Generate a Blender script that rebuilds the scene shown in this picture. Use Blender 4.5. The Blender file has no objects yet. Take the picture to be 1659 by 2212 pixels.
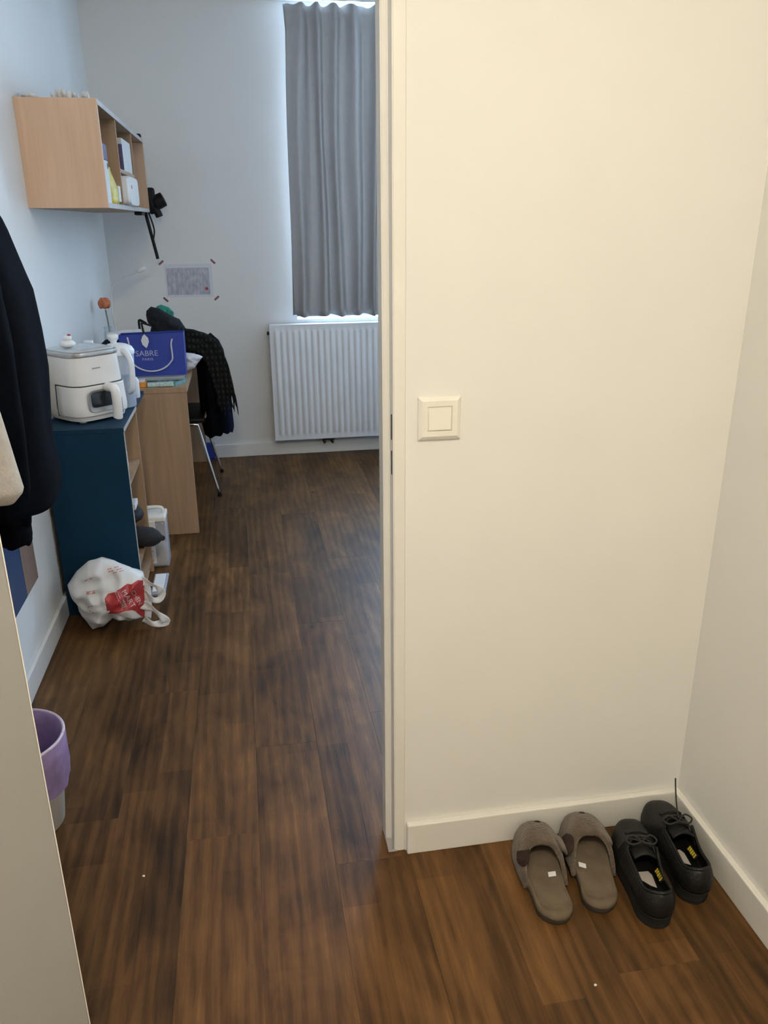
import bpy, bmesh, math, random
from mathutils import Vector, Matrix, noise
from mathutils.bvhtree import BVHTree
random.seed(7)
sc = bpy.context.scene
COL = sc.collection
R = math.radians

# ------------------------------------------------------------------ camera
YAW, PITCH, ROLL, FPX, CAMH = R(9.773), R(-20.042), R(-0.434), 1725.16, 1.5
fwd = Vector((math.sin(YAW)*math.cos(PITCH), math.cos(YAW)*math.cos(PITCH), math.sin(PITCH)))
rgt0 = Vector((math.cos(YAW), -math.sin(YAW), 0)); up0 = rgt0.cross(fwd)
rgt = rgt0*math.cos(ROLL) + up0*math.sin(ROLL)
upv = -rgt0*math.sin(ROLL) + up0*math.cos(ROLL)
cam = bpy.data.cameras.new('camera'); cam_o = bpy.data.objects.new('camera', cam); COL.objects.link(cam_o)
cam.sensor_fit = 'HORIZONTAL'; cam.sensor_width = 36.0; cam.lens = FPX/1659*36.0; cam.clip_start = .02
cam_o.matrix_world = Matrix(((rgt.x, upv.x, -fwd.x, 0), (rgt.y, upv.y, -fwd.y, 0), (rgt.z, upv.z, -fwd.z, CAMH), (0, 0, 0, 1)))
sc.camera = cam_o

# ------------------------------------------------------------------ world, exposure
w = bpy.data.worlds.new('sky'); sc.world = w; w.use_nodes = True
bg = w.node_tree.nodes['Background']
bg.inputs[0].default_value = (0.50, 0.72, 1.0, 1); bg.inputs[1].default_value = 32.0
vs = sc.view_settings
vs.view_transform = 'Standard'; vs.look = 'None'; vs.exposure = 0.0; vs.gamma = 1.0; vs.use_curve_mapping = False
try:
    sc.cycles.use_denoising = True; sc.cycles.max_bounces = 8; sc.cycles.diffuse_bounces = 4; sc.cycles.glossy_bounces = 2; sc.cycles.transmission_bounces = 3
    sc.cycles.transparent_max_bounces = 12; sc.cycles.sample_clamp_indirect = 6; sc.cycles.use_adaptive_sampling = True; sc.cycles.adaptive_threshold = .08; sc.cycles.caustics_reflective = False; sc.cycles.caustics_refractive = False
except Exception: pass
# portal in the window opening so that the sky is sampled well
pl = bpy.data.lights.new('window_portal', 'AREA'); pl.shape = 'RECTANGLE'; pl.size = 1.55; pl.size_y = 1.76
try: pl.cycles.is_portal = True
except Exception: pass
plo = bpy.data.objects.new('window_portal', pl); COL.objects.link(plo)
plo.location = (1.175, 5.60, 1.78); plo.rotation_euler = (R(-90), 0, 0)
LAMP_COL = (1.0, 0.89, 0.685); LAMP_W = 200.0; ROOM_LAMP_COL = (1.0, 0.90, 0.76); ROOM_LAMP_W = 33.0
LAMPS = ((-0.05, -0.35), (0.60, 2.05))

# ------------------------------------------------------------------ materials
def nt_new(name):
    m = bpy.data.materials.new(name); m.use_nodes = True
    n = m.node_tree; b = n.nodes['Principled BSDF']; return m, n, b
def mat(name, col, rough=.5, metal=0., var=.08, scale=9., bump=0., bscale=60., spec=.5, sheen=0., trans=0., alpha=1., stretch=None):
    m, n, b = nt_new(name)
    tc = n.nodes.new('ShaderNodeTexCoord'); nz = n.nodes.new('ShaderNodeTexNoise')
    nz.inputs['Scale'].default_value = scale; nz.inputs['Detail'].default_value = 4
    src = tc.outputs['Object']
    if stretch:
        mp = n.nodes.new('ShaderNodeMapping'); mp.inputs['Scale'].default_value = stretch
        n.links.new(src, mp.inputs[0]); src = mp.outputs[0]
    n.links.new(src, nz.inputs['Vector'])
    rp = n.nodes.new('ShaderNodeValToRGB')
    rp.color_ramp.elements[0].position = .3; rp.color_ramp.elements[1].position = .7
    rp.color_ramp.elements[0].color = (*[c*(1-var) for c in col], 1)
    rp.color_ramp.elements[1].color = (*[min(1, c*(1+var)) for c in col], 1)
    n.links.new(nz.outputs['Fac'], rp.inputs[0]); n.links.new(rp.outputs[0], b.inputs['Base Color'])
    b.inputs['Roughness'].default_value = rough; b.inputs['Metallic'].default_value = metal
    b.inputs['Specular IOR Level'].default_value = spec
    if sheen: b.inputs['Sheen Weight'].default_value = sheen
    if trans: b.inputs['Transmission Weight'].default_value = trans
    b.inputs['Alpha'].default_value = alpha
    if bump:
        n2 = n.nodes.new('ShaderNodeTexNoise'); n2.inputs['Scale'].default_value = bscale; n2.inputs['Detail'].default_value = 3
        n.links.new(src, n2.inputs['Vector'])
        bp = n.nodes.new('ShaderNodeBump'); bp.inputs['Strength'].default_value = bump; bp.inputs['Distance'].default_value = .01
        n.links.new(n2.outputs['Fac'], bp.inputs['Height']); n.links.new(bp.outputs[0], b.inputs['Normal'])
    return m
def clear(name, col, see=.75, rough=.08):
    """thin clear plastic or glass: mostly see-through with a glossy coat"""
    m, n, b = nt_new(name)
    b.inputs['Base Color'].default_value = (*col, 1); b.inputs['Roughness'].default_value = rough
    tr = n.nodes.new('ShaderNodeBsdfTransparent'); mx = n.nodes.new('ShaderNodeMixShader')
    fr = n.nodes.new('ShaderNodeLayerWeight'); fr.inputs[0].default_value = .35
    ma = n.nodes.new('ShaderNodeMapRange'); ma.inputs[3].default_value = 1-see; ma.inputs[4].default_value = 1.0
    n.links.new(fr.outputs['Facing'], ma.inputs[0]); n.links.new(ma.outputs[0], mx.inputs[0])
    n.links.new(tr.outputs[0], mx.inputs[1]); n.links.new(b.outputs[0], mx.inputs[2])
    n.links.new(mx.outputs[0], n.nodes['Material Output'].inputs[0])
    return m
def cloth_translucent(name, col, amount, var=.08, scale=30, rough=.9):
    m = mat(name, col, rough, var=var, scale=scale, spec=.1)
    n = m.node_tree; b = n.nodes['Principled BSDF']
    t = n.nodes.new('ShaderNodeBsdfTranslucent'); t.inputs[0].default_value = (*col, 1)
    mx = n.nodes.new('ShaderNodeMixShader'); mx.inputs[0].default_value = amount
    n.links.new(b.outputs[0], mx.inputs[1]); n.links.new(t.outputs[0], mx.inputs[2])
    n.links.new(mx.outputs[0], n.nodes['Material Output'].inputs[0])
    return m
def wood_floor():
    m, n, b = nt_new('dark_oak_laminate'); L = n.links.new
    geo = n.nodes.new('ShaderNodeNewGeometry'); oi = n.nodes.new('ShaderNodeObjectInfo')
    cmb = n.nodes.new('ShaderNodeCombineXYZ')
    mu = n.nodes.new('ShaderNodeMath'); mu.operation = 'MULTIPLY'; mu.inputs[1].default_value = 53.0
    L(oi.outputs['Random'], mu.inputs[0]); L(mu.outputs[0], cmb.inputs[0]); L(mu.outputs[0], cmb.inputs[1])
    add = n.nodes.new('ShaderNodeVectorMath'); add.operation = 'ADD'
    L(geo.outputs['Position'], add.inputs[0]); L(cmb.outputs[0], add.inputs[1])
    def nz(scale, sx, sy, detail, dist, rough=.55):
        mp = n.nodes.new('ShaderNodeMapping'); mp.inputs['Scale'].default_value = (sx, sy, 1)
        t = n.nodes.new('ShaderNodeTexNoise'); t.inputs['Scale'].default_value = scale
        t.inputs['Detail'].default_value = detail; t.inputs['Distortion'].default_value = dist; t.inputs['Roughness'].default_value = rough
        L(add.outputs[0], mp.inputs[0]); L(mp.outputs[0], t.inputs['Vector']); return t
    big = nz(6, 1, .24, 4, 2.6); fine = nz(170, 1, .05, 4, .35); blot = nz(3.2, 1.3, .75, 4, .9); knot = nz(7, 1, .5, 2, .4)
    # two strips per board, each strip with its own tone and cut ends
    sx = n.nodes.new('ShaderNodeSeparateXYZ'); L(geo.outputs['Position'], sx.inputs[0])
    def m1(op, a, bb=0.):
        q = n.nodes.new('ShaderNodeMath'); q.operation = op
        for i, v in enumerate((a, bb)):
            if isinstance(v, (int, float)): q.inputs[i].default_value = v
            else: L(v, q.inputs[i])
        return q.outputs[0]
    cxn = m1('FLOOR', m1('DIVIDE', m1('ADD', sx.outputs[0], 4.484), .0925))
    wn = n.nodes.new('ShaderNodeTexWhiteNoise'); wn.noise_dimensions = '1D'; L(cxn, wn.inputs['W'])
    cyn = m1('FLOOR', m1('ADD', m1('DIVIDE', sx.outputs[1], .62), m1('MULTIPLY', wn.outputs['Value'], 7.)))
    cc = n.nodes.new('ShaderNodeCombineXYZ'); L(cxn, cc.inputs[0]); L(cyn, cc.inputs[1])
    wn2 = n.nodes.new('ShaderNodeTexWhiteNoise'); wn2.noise_dimensions = '2D'; L(cc.outputs[0], wn2.inputs['Vector'])
    vk = n.nodes.new('ShaderNodeTexVoronoi'); vk.inputs['Scale'].default_value = 2.6
    mpv = n.nodes.new('ShaderNodeMapping'); mpv.inputs['Scale'].default_value = (1.5, .8, 0); L(geo.outputs['Position'], mpv.inputs[0]); L(mpv.outputs[0], vk.inputs['Vector'])
    mpw = n.nodes.new('ShaderNodeMapping'); mpw.inputs['Scale'].default_value = (1, .11, 1)
    wv = n.nodes.new('ShaderNodeTexWave'); wv.wave_type = 'BANDS'; wv.bands_direction = 'X'
    wv.inputs['Scale'].default_value = 9; wv.inputs['Distortion'].default_value = 9; wv.inputs['Detail'].default_value = 3; wv.inputs['Detail Scale'].default_value = 1.1
    L(add.outputs[0], mpw.inputs[0]); L(mpw.outputs[0], wv.inputs['Vector'])
    def m2(op, a, bb):
        q = n.nodes.new('ShaderNodeMath'); q.operation = op
        for i, v in enumerate((a, bb)):
            if isinstance(v, (int, float)): q.inputs[i].default_value = v
            else: L(v, q.inputs[i])
        return q.outputs[0]
    s = m2('MULTIPLY', big.outputs['Fac'], .38)
    s = m2('ADD', s, m2('MULTIPLY', fine.outputs['Fac'], .20))
    s = m2('ADD', s, m2('MULTIPLY', wv.outputs['Fac'], .085))
    s = m2('ADD', s, m2('MULTIPLY', blot.outputs['Fac'], .46))
    s = m2('ADD', s, m2('MULTIPLY', oi.outputs['Random'], .03))
    s = m2('ADD', s, m2('MULTIPLY', wn2.outputs['Value'], .10))
    s = m2('SUBTRACT', s, .02)
    rp = n.nodes.new('ShaderNodeValToRGB'); e = rp.color_ramp.elements
    e[0].position = .40; e[0].color = (.024, .0118, .0042, 1)
    e[1].position = .86; e[1].color = (.240, .118, .039, 1)
    k = e.new(.56); k.color = (.075, .0355, .0118, 1)
    k = e.new(.70); k.color = (.136, .0655, .0215, 1)
    L(s, rp.inputs[0])
    kr = n.nodes.new('ShaderNodeValToRGB'); kr.color_ramp.elements[0].position = .72; kr.color_ramp.elements[1].position = .80
    kr.color_ramp.elements[0].color = (1, 1, 1, 1); kr.color_ramp.elements[1].color = (.38, .33, .30, 1)
    L(knot.outputs['Fac'], kr.inputs[0])
    mx = n.nodes.new('ShaderNodeMixRGB'); mx.blend_type = 'MULTIPLY'; mx.inputs[0].default_value = 1
    L(rp.outputs[0], mx.inputs[1]); L(kr.outputs[0], mx.inputs[2])
    vr = n.nodes.new('ShaderNodeValToRGB'); vr.color_ramp.elements[0].position = .018; vr.color_ramp.elements[1].position = .055
    vr.color_ramp.elements[0].color = (.22, .18, .16, 1); vr.color_ramp.elements[1].color = (1, 1, 1, 1); L(vk.outputs['Distance'], vr.inputs[0])
    mx2 = n.nodes.new('ShaderNodeMixRGB'); mx2.blend_type = 'MULTIPLY'; mx2.inputs[0].default_value = 1
    L(mx.outputs[0], mx2.inputs[1]); L(vr.outputs[0], mx2.inputs[2]); L(mx2.outputs[0], b.inputs['Base Color'])
    b.inputs['Roughness'].default_value = .44; b.inputs['Specular IOR Level'].default_value = .22
    bp = n.nodes.new('ShaderNodeBump'); bp.inputs['Strength'].default_value = .12; bp.inputs['Distance'].default_value = .003
    L(fine.outputs['Fac'], bp.inputs['Height']); L(bp.outputs[0], b.inputs['Normal'])
    return m
def wood(name, dark, light, axis='Z'):
    m, n, b = nt_new(name); L = n.links.new
    tc = n.nodes.new('ShaderNodeTexCoord'); mp = n.nodes.new('ShaderNodeMapping')
    mp.inputs['Scale'].default_value = (1, 1, .06) if axis == 'Z' else (1, .06, 1)
    t = n.nodes.new('ShaderNodeTexNoise'); t.inputs['Scale'].default_value = 38; t.inputs['Detail'].default_value = 5; t.inputs['Distortion'].default_value = .6
    L(tc.outputs['Object'], mp.inputs[0]); L(mp.outputs[0], t.inputs['Vector'])
    rp = n.nodes.new('ShaderNodeValToRGB'); rp.color_ramp.elements[0].position = .3; rp.color_ramp.elements[1].position = .72
    rp.color_ramp.elements[0].color = (*dark, 1); rp.color_ramp.elements[1].color = (*light, 1)
    L(t.outputs['Fac'], rp.inputs[0]); L(rp.outputs[0], b.inputs['Base Color'])
    b.inputs['Roughness'].default_value = .5; b.inputs['Specular IOR Level'].default_value = .35
    return m
def plaid(name):
    m, n, b = nt_new(name); L = n.links.new
    tc = n.nodes.new('ShaderNodeTexCoord')
    cols = []
    for d, sc_ in (('X', 14), ('Z', 10)):
        wv = n.nodes.new('ShaderNodeTexWave'); wv.bands_direction = d; wv.inputs['Scale'].default_value = sc_; wv.inputs['Distortion'].default_value = .6
        L(tc.outputs['Object'], wv.inputs['Vector']); cols.append(wv.outputs['Fac'])
    q = n.nodes.new('ShaderNodeMath'); q.operation = 'MULTIPLY'; L(cols[0], q.inputs[0]); L(cols[1], q.inputs[1])
    rp = n.nodes.new('ShaderNodeValToRGB'); e = rp.color_ramp.elements
    e[0].position = .2; e[0].color = (.010, .011, .010, 1); e[1].position = .95; e[1].color = (.034, .036, .032, 1)
    k = e.new(.55); k.color = (.018, .021, .018, 1)
    L(q.outputs[0], rp.inputs[0]); L(rp.outputs[0], b.inputs['Base Color'])
    b.inputs['Roughness'].default_value = .95; b.inputs['Specular IOR Level'].default_value = .1
    return m
def print_table(name):
    m, n, b = nt_new(name); L = n.links.new
    tc = n.nodes.new('ShaderNodeTexCoord')
    mp = n.nodes.new('ShaderNodeMapping'); mp.inputs['Scale'].default_value = (40, 1, 16)
    ch = n.nodes.new('ShaderNodeTexNoise'); ch.inputs['Scale'].default_value = 1.5; ch.inputs['Detail'].default_value = 2
    L(tc.outputs['Object'], mp.inputs[0]); L(mp.outputs[0], ch.inputs['Vector'])
    rp = n.nodes.new('ShaderNodeValToRGB'); e = rp.color_ramp.elements
    e[0].position = .34; e[0].color = (.36, .38, .47, 1); e[1].position = .70; e[1].color = (.60, .59, .62, 1)
    k = e.new(.5); k.color = (.47, .46, .50, 1)
    L(ch.outputs['Fac'], rp.inputs[0]); L(rp.outputs[0], b.inputs['Base Color']); b.inputs['Roughness'].default_value = .8
    return m

M = {}
M['wall'] = mat('white_wall_paint', (.80, .79, .765), .75, var=.02, scale=2.5, spec=.25)
M['ceil'] = mat('ceiling_paint', (.82, .82, .81), .85, var=.02, scale=3, spec=.2)
M['trim'] = mat('white_gloss_trim', (.80, .78, .74), .42, var=.03, scale=6, spec=.45)
M['door'] = mat('grey_beige_door_paint', (.30, .295, .285), .5, var=.03, scale=5, bump=.04, bscale=220)
M['plank'] = wood_floor()
M['slab'] = mat('screed', (.10, .07, .05), .9)
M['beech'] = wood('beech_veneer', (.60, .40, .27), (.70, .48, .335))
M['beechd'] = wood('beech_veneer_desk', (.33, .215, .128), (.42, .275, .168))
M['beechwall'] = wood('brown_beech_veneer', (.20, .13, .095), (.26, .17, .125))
M['greyedge'] = mat('grey_edge_band', (.46, .43, .40), .5)
M['blue'] = mat('petrol_blue_laminate', (.0032, .030, .062), .5, var=.08, scale=12, spec=.2)
M['bluewall'] = mat('deep_blue_laminate', (.012, .045, .13), .5)
M['rad'] = mat('radiator_enamel', (.80, .81, .83), .35, var=.02)
M['curtain'] = cloth_translucent('grey_curtain_fabric', (.45, .425, .405), .25, var=.04)
M['glass'] = clear('window_glass', (.9, .95, 1), .92, .02)
M['white'] = mat('white_plastic', (.80, .785, .75), .35, var=.02)
M['switchw'] = mat('switch_plastic', (.83, .80, .73), .3, var=.015)
M['white2'] = mat('matt_white', (.82, .82, .82), .7, var=.04)
M['cream'] = mat('fryer_shell', (.86, .83, .79), .38, var=.02)
M['lidgrey'] = mat('grey_glass_lid', (.52, .56, .57), .12, var=.03, spec=.7)
M['chrome'] = mat('chrome', (.75, .75, .76), .22, metal=1, var=.03)
M['silver'] = mat('brushed_silver', (.55, .52, .50), .35, metal=.8, var=.05)
M['darkglass'] = mat('dark_glass', (.02, .022, .026), .12, var=.2)
M['black'] = mat('black_plastic', (.006, .006, .007), .55, var=.2, spec=.25)
M['dark'] = mat('dark_slot', (.03, .027, .024), .8, var=.2)
M['coat'] = mat('black_wool_cloth', (.0032, .004, .0065), .95, var=.25, scale=25, bump=.15, bscale=200, spec=.06)
M['navy'] = mat('navy_cloth', (.006, .008, .025), .9, var=.2, scale=25, spec=.1)
M['creamcoat'] = mat('cream_fleece', (.72, .62, .50), .95, var=.08, scale=40, bump=.25, bscale=180, spec=.1)
M['tote'] = mat('washed_black_canvas', (.014, .0155, .020), .85, var=.45, scale=22, bump=.4, bscale=60, spec=.2)
M['green'] = mat('teal_green_cloth', (.02, .22, .16), .8, var=.2, scale=30, bump=.2)
M['scarf'] = plaid('plaid_scarf_wool')
M['bagblue'] = mat('royal_blue_paper', (.022, .050, .32), .5, var=.05, scale=14)
M['cord'] = mat('white_cord', (.62, .60, .68), .7, var=.1, scale=120)
M['print'] = mat('pale_print', (.46, .48, .66), .6)
M['jug'] = clear('jug_plastic', (.70, .80, .95), .62, .1)
M['juglid'] = mat('jug_white_lid', (.80, .82, .84), .3, var=.02)
M['teal'] = mat('teal_printed_card', (.12, .30, .32), .4, var=.45, scale=40)
M['tealw'] = mat('pale_green_card', (.50, .62, .58), .4, var=.25, scale=60)
M['orange'] = mat('orange_box', (.70, .26, .03), .5, var=.25, scale=40)
M['greyslab'] = mat('grey_metal_case', (.36, .38, .40), .35, metal=.3, var=.08)
M['paper'] = mat('white_paper', (.70, .71, .74), .85, var=.05, scale=60)
M['ptable'] = print_table('printed_timetable')
M['tape'] = mat('checked_tape', (.24, .10, .10), .6, var=.7, scale=120)
M['redmark'] = mat('red_stamp', (.45, .05, .07), .7)
M['yellow'] = mat('yellow_packet', (.62, .50, .06), .45, var=.3, scale=45)
M['purple'] = mat('purple_card', (.10, .075, .17), .6, var=.25, scale=40)
M['offwhite'] = mat('off_white_card', (.62, .62, .60), .6, var=.06)
M['fluff'] = mat('white_fluff', (.74, .73, .71), .95, var=.12, scale=60, bump=.5, bscale=90)
M['petal'] = mat('orange_petals', (.55, .17, .07), .7, var=.3, scale=60)
M['stem'] = mat('pale_stem', (.20, .24, .20), .7)
M['vase'] = clear('vase_glass', (.55, .70, .82), .7, .05)
M['bagplastic'] = cloth_translucent('white_carrier_plastic', (.84, .82, .80), .15, var=.06, scale=12, rough=.35)
M['bagred'] = mat('red_bag_print', (.42, .035, .038), .4, var=.12, scale=40)
M['pinkprint'] = mat('faded_red_print', (.55, .22, .20), .45, var=.2, scale=60)
M['bagwhite'] = mat('white_letters', (.62, .52, .50), .5, var=.1, scale=60)
M['bin'] = mat('white_bin_plastic', (.66, .62, .56), .4, var=.04)
M['liner'] = cloth_translucent('lilac_bin_liner', (.56, .43, .72), .5, var=.22, scale=40, rough=.3)
M['linerrim'] = mat('pale_lilac_rim', (.78, .66, .80), .35, var=.05)
M['contain'] = clear('clear_container', (.62, .64, .74), .62, .15)
M['powder'] = mat('cream_powder', (.62, .53, .40), .8, var=.1)
M['labelw'] = mat('white_label', (.74, .72, .74), .6, var=.05)
M['striped'] = mat('dark_grey_fabric', (.012, .0115, .014), .8, var=.5, scale=30, stretch=(1, 1, 6))
M['fur'] = mat('brown_plush', (.105, .076, .053), .95, var=.22, scale=38, bump=.6, bscale=260, spec=.1, sheen=.3)
M['furdark'] = mat('dark_brown_plush', (.040, .027, .023), .95, var=.25, scale=45, bump=.5, bscale=260, spec=.1)
M['insole'] = mat('taupe_insole', (.135, .104, .072), .9, var=.15, scale=28, bump=.2, bscale=200, spec=.1)
M['solebr'] = mat('dark_rubber_sole', (.03, .024, .02), .7)
M['leather'] = mat('black_leather', (.0075, .0072, .0068), .48, var=.25, scale=30, bump=.2, bscale=120, spec=.3)
M['shoesole'] = mat('black_rubber', (.011, .011, .0105), .7, var=.15, scale=40, spec=.3)
M['shoein'] = mat('black_lining', (.004, .004, .004), .95, spec=.1)
M['insolew'] = mat('pale_insole', (.50, .46, .43), .6, var=.05)
M['yellowtag'] = mat('yellow_lettering', (.58, .43, .035), .6, var=.3, scale=200)
M['lace'] = mat('black_lace', (.016, .015, .014), .8)
for key_, col_, w_ in (('opal', LAMP_COL, LAMP_W), ('opalroom', ROOM_LAMP_COL, ROOM_LAMP_W)):
    m_, n_, b_ = nt_new('lamp_'+key_); b_.inputs['Base Color'].default_value = (.9, .88, .82, 1)
    b_.inputs['Emission Color'].default_value = (*col_, 1); b_.inputs['Emission Strength'].default_value = w_; M[key_] = m_

# ------------------------------------------------------------------ mesh helpers
def box(bm, x0, x1, y0, y1, z0, z1, bev=0., seg=2):
    t = bmesh.new()
    bmesh.ops.create_cube(t, size=1)
    for v in t.verts:
        v.co = ((x0+x1)/2+v.co.x*(x1-x0), (y0+y1)/2+v.co.y*(y1-y0), (z0+z1)/2+v.co.z*(z1-z0))
    if bev: bmesh.ops.bevel(t, geom=t.edges[:], offset=bev, segments=seg, affect='EDGES', profile=.5)
    merge(bm, t); return bm
def merge(bm, t, mtx=None):
    me = bpy.data.meshes.new('t'); t.to_mesh(me); t.free()
    if mtx: me.transform(mtx)
    bm.from_mesh(me); bpy.data.meshes.remove(me)
def B(*a, **k):
    return box(bmesh.new(), *a, **k)
def loft(bm, rings, cap=True, closed=True):
    V = [[bm.verts.new(p) for p in r] for r in rings]
    k = len(V[0])
    for a, b in zip(V, V[1:]):
        for i in range(k if closed else k-1):
            j = (i+1) % k; bm.faces.new((a[i], a[j], b[j], b[i]))
    if cap and closed:
        bm.faces.new(V[0][::-1]); bm.faces.new(V[-1])
    return V
def tube(bm, pts, rad, n=8, flat=None):
    """pts list of Vector, rad number or list; flat=(a,b) scales of the section"""
    pts = [Vector(p) for p in pts]; rings = []
    ref = None
    for i, p in enumerate(pts):
        d = (pts[min(i+1, len(pts)-1)]-pts[max(i-1, 0)]).normalized()
        if ref is None: ref = Vector((0, 1, 0)) if abs(d.y) < .9 else Vector((1, 0, 0))
        a = (ref - d*ref.dot(d)).normalized(); b = d.cross(a); ref = a
        r = rad[i] if isinstance(rad, (list, tuple)) else rad
        fa, fb = flat or (1, 1)
        rings.append([p + a*math.cos(t)*r*fa + b*math.sin(t)*r*fb for t in [2*math.pi*k/n for k in range(n)]])
    loft(bm, rings); return bm
def smoothpath(pts, n=6):
    pts = [Vector(p) for p in pts]; out = []
    P = [pts[0]]+pts+[pts[-1]]
    for i in range(1, len(P)-2):
        p0, p1, p2, p3 = P[i-1], P[i], P[i+1], P[i+2]
        for k in range(n):
            t = k/n
            out.append(.5*((2*p1)+(p2-p0)*t+(2*p0-5*p1+4*p2-p3)*t*t+(3*p1-p0-3*p2+p3)*t**3))
    out.append(pts[-1]); return out
def lathe(bm, prof, c=(0, 0, 0), n=32, cap=True):
    loft(bm, [[(c[0]+r*math.cos(2*math.pi*k/n), c[1]+r*math.sin(2*math.pi*k/n), c[2]+z) for k in range(n)] for r, z in prof], cap=cap); return bm
def sring(z, a, b, e=3.2, n=48, cx=0, cy=0, rot=0):
    out = []
    for k in range(n):
        t = 2*math.pi*k/n; c, s = math.cos(t), math.sin(t)
        x = a*math.copysign(abs(c)**(2/e), c); y = b*math.copysign(abs(s)**(2/e), s)
        out.append((cx+x*math.cos(rot)-y*math.sin(rot), cy+x*math.sin(rot)+y*math.cos(rot), z))
    return out
def blob(bm, c, r, amp=.12, freq=3., sub=3, seed=0.):
    t = bmesh.new(); bmesh.ops.create_icosphere(t, subdivisions=sub, radius=1)
    for v in t.verts:
        k = 1+amp*noise.noise(v.co*freq+Vector((seed, seed*2, 0)))
        v.co = Vector((c[0]+v.co.x*r[0]*k, c[1]+v.co.y*r[1]*k, c[2]+v.co.z*r[2]*k))
    merge(bm, t); return bm
def inflate(bm, outline, y, depth, rings=12, wr=.01, freq=14., seed=0., back=None, sub=4, sharp=.5):
    """a soft bag: outline of (x,z) points swollen to both sides of the plane y"""
    pts = []
    n = len(outline)
    for i in range(n):
        a, b = outline[i], outline[(i+1) % n]
        for k in range(sub): pts.append((a[0]+(b[0]-a[0])*k/sub, a[1]+(b[1]-a[1])*k/sub))
    cx = sum(p[0] for p in pts)/len(pts); cz = sum(p[1] for p in pts)/len(pts)
    back = depth if back is None else back
    side = {}
    rim = None
    for sgn, dep in ((-1, depth), (1, back)):
        prev = None
        for r in range(rings, -1, -1):
            s = r/rings
            if r == rings and rim: ring = rim
            elif r == 0: ring = [bm.verts.new((cx, y+sgn*dep, cz))]
            else:
                ring = []
                for (px, pz) in pts:
                    x, z = cx+(px-cx)*s, cz+(pz-cz)*s
                    h = (1-s**2.2)**sharp
                    q = Vector((x*freq+seed, sgn*3+seed, z*freq))
                    wv = (noise.noise(q)+.6*noise.noise(q*2.3)+.9*abs(noise.noise(q*1.4+Vector((9, 2, 5)))))*wr*min(1, 1.6*h)
                    ring.append(bm.verts.new((x, y+sgn*dep*h+wv, z)))
                if r == rings: rim = ring
            if prev:
                k = len(prev)
                for i in range(k):
                    j = (i+1) % k
                    if len(ring) == 1: f = (prev[i], prev[j], ring[0])
                    else: f = (prev[i], prev[j], ring[j], ring[i])
                    bm.faces.new(f if sgn < 0 else f[::-1])
            prev = ring
    return bm
def finish(name, bm, m, parent=None, smooth=False, solid=0., subd=0, world=True):
    bmesh.ops.recalc_face_normals(bm, faces=bm.faces[:])
    if parent is not None and world:
        bmesh.ops.translate(bm, verts=bm.verts[:], vec=-Vector(root_loc(parent)))
    me = bpy.data.meshes.new(name); bm.to_mesh(me); bm.free()
    o = bpy.data.objects.new(name, me); COL.objects.link(o)
    ms = m if isinstance(m, (list, tuple)) else [m]
    for q in ms: me.materials.append(M[q] if isinstance(q, str) else q)
    if smooth:
        for p in me.polygons: p.use_smooth = True
        if smooth is not True:
            md = me; 
            try: me.set_sharp_from_angle(angle=R(smooth))
            except Exception: pass
    if parent is not None: o.parent = parent
    if solid:
        s = o.modifiers.new('solid', 'SOLIDIFY'); s.thickness = solid; s.offset = 0
    if subd:
        s = o.modifiers.new('subd', 'SUBSURF'); s.levels = subd; s.render_levels = subd
    return o
def root_loc(o):
    v = Vector((0, 0, 0))
    while o is not None: v += o.location; o = o.parent
    return v
def tag(o, label, cat, group=None):
    o['label'] = label; o['category'] = cat
    if group: o['group'] = group
    return o
def thing(name, label, cat, loc, group=None, rz=0):
    o = bpy.data.objects.new(name, None); COL.objects.link(o); o.empty_display_size = .05
    o.location = loc; o.rotation_euler = (0, 0, rz)
    return tag(o, label, cat, group)
def struct(o, label=None):
    o['kind'] = 'structure'
    if label: o['label'] = label
    return o
def text_bm(body, size, extr=0.):
    cu = bpy.data.curves.new('txt', 'FONT'); cu.body = body; cu.size = size; cu.extrude = extr; cu.align_x = 'LEFT'; cu.resolution_u = 3
    o = bpy.data.objects.new('txt', cu); COL.objects.link(o)
    dg = bpy.context.evaluated_depsgraph_get(); me = bpy.data.meshes.new_from_object(o.evaluated_get(dg))
    bm = bmesh.new(); bm.from_mesh(me); bpy.data.meshes.remove(me); bpy.data.objects.remove(o); bpy.data.curves.remove(cu)
    return bm

# ------------------------------------------------------------------ the room
XL, XR, XRR, YH, YB, YF, ZC = -.785, 1.055, 2.35, 1.578, 5.335, -1.15, 2.69
struct(finish('wall_left', B(XL-.15, XL, YF-.15, YB+.3, -.05, ZC), 'wall'))
bm = bmesh.new()
WX0, WX1, WZ0, WZ1 = .356, 1.95, .895, 2.655
box(bm, XL, WX0, YB, YB+.3, -.05, ZC); box(bm, WX1, XRR+.15, YB, YB+.3, -.05, ZC)
box(bm, WX0, WX1, YB, YB+.3, -.05, WZ0); box(bm, WX0, WX1, YB, YB+.3, WZ1, ZC)
struct(finish('wall_back', bm, 'wall'))
struct(finish('wall_right', B(XR, XR+.12, YF-.15, YH+.10, -.05, ZC), 'wall'))
struct(finish('wall_partition', B(.318, XRR+.15, YH, YH+.10, -.05, ZC), 'wall'))
struct(finish('wall_far_right', B(XRR, XRR+.15, YH+.10, YB, -.05, ZC), 'wall'))
struct(finish('wall_front', B(XL, XR, YF-.15, YF, -.05, ZC), 'wall'))
struct(finish('ceiling', B(XL-.15, XRR+.15, YF-.15, YB+.3, ZC, ZC+.1), 'ceil'))

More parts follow.
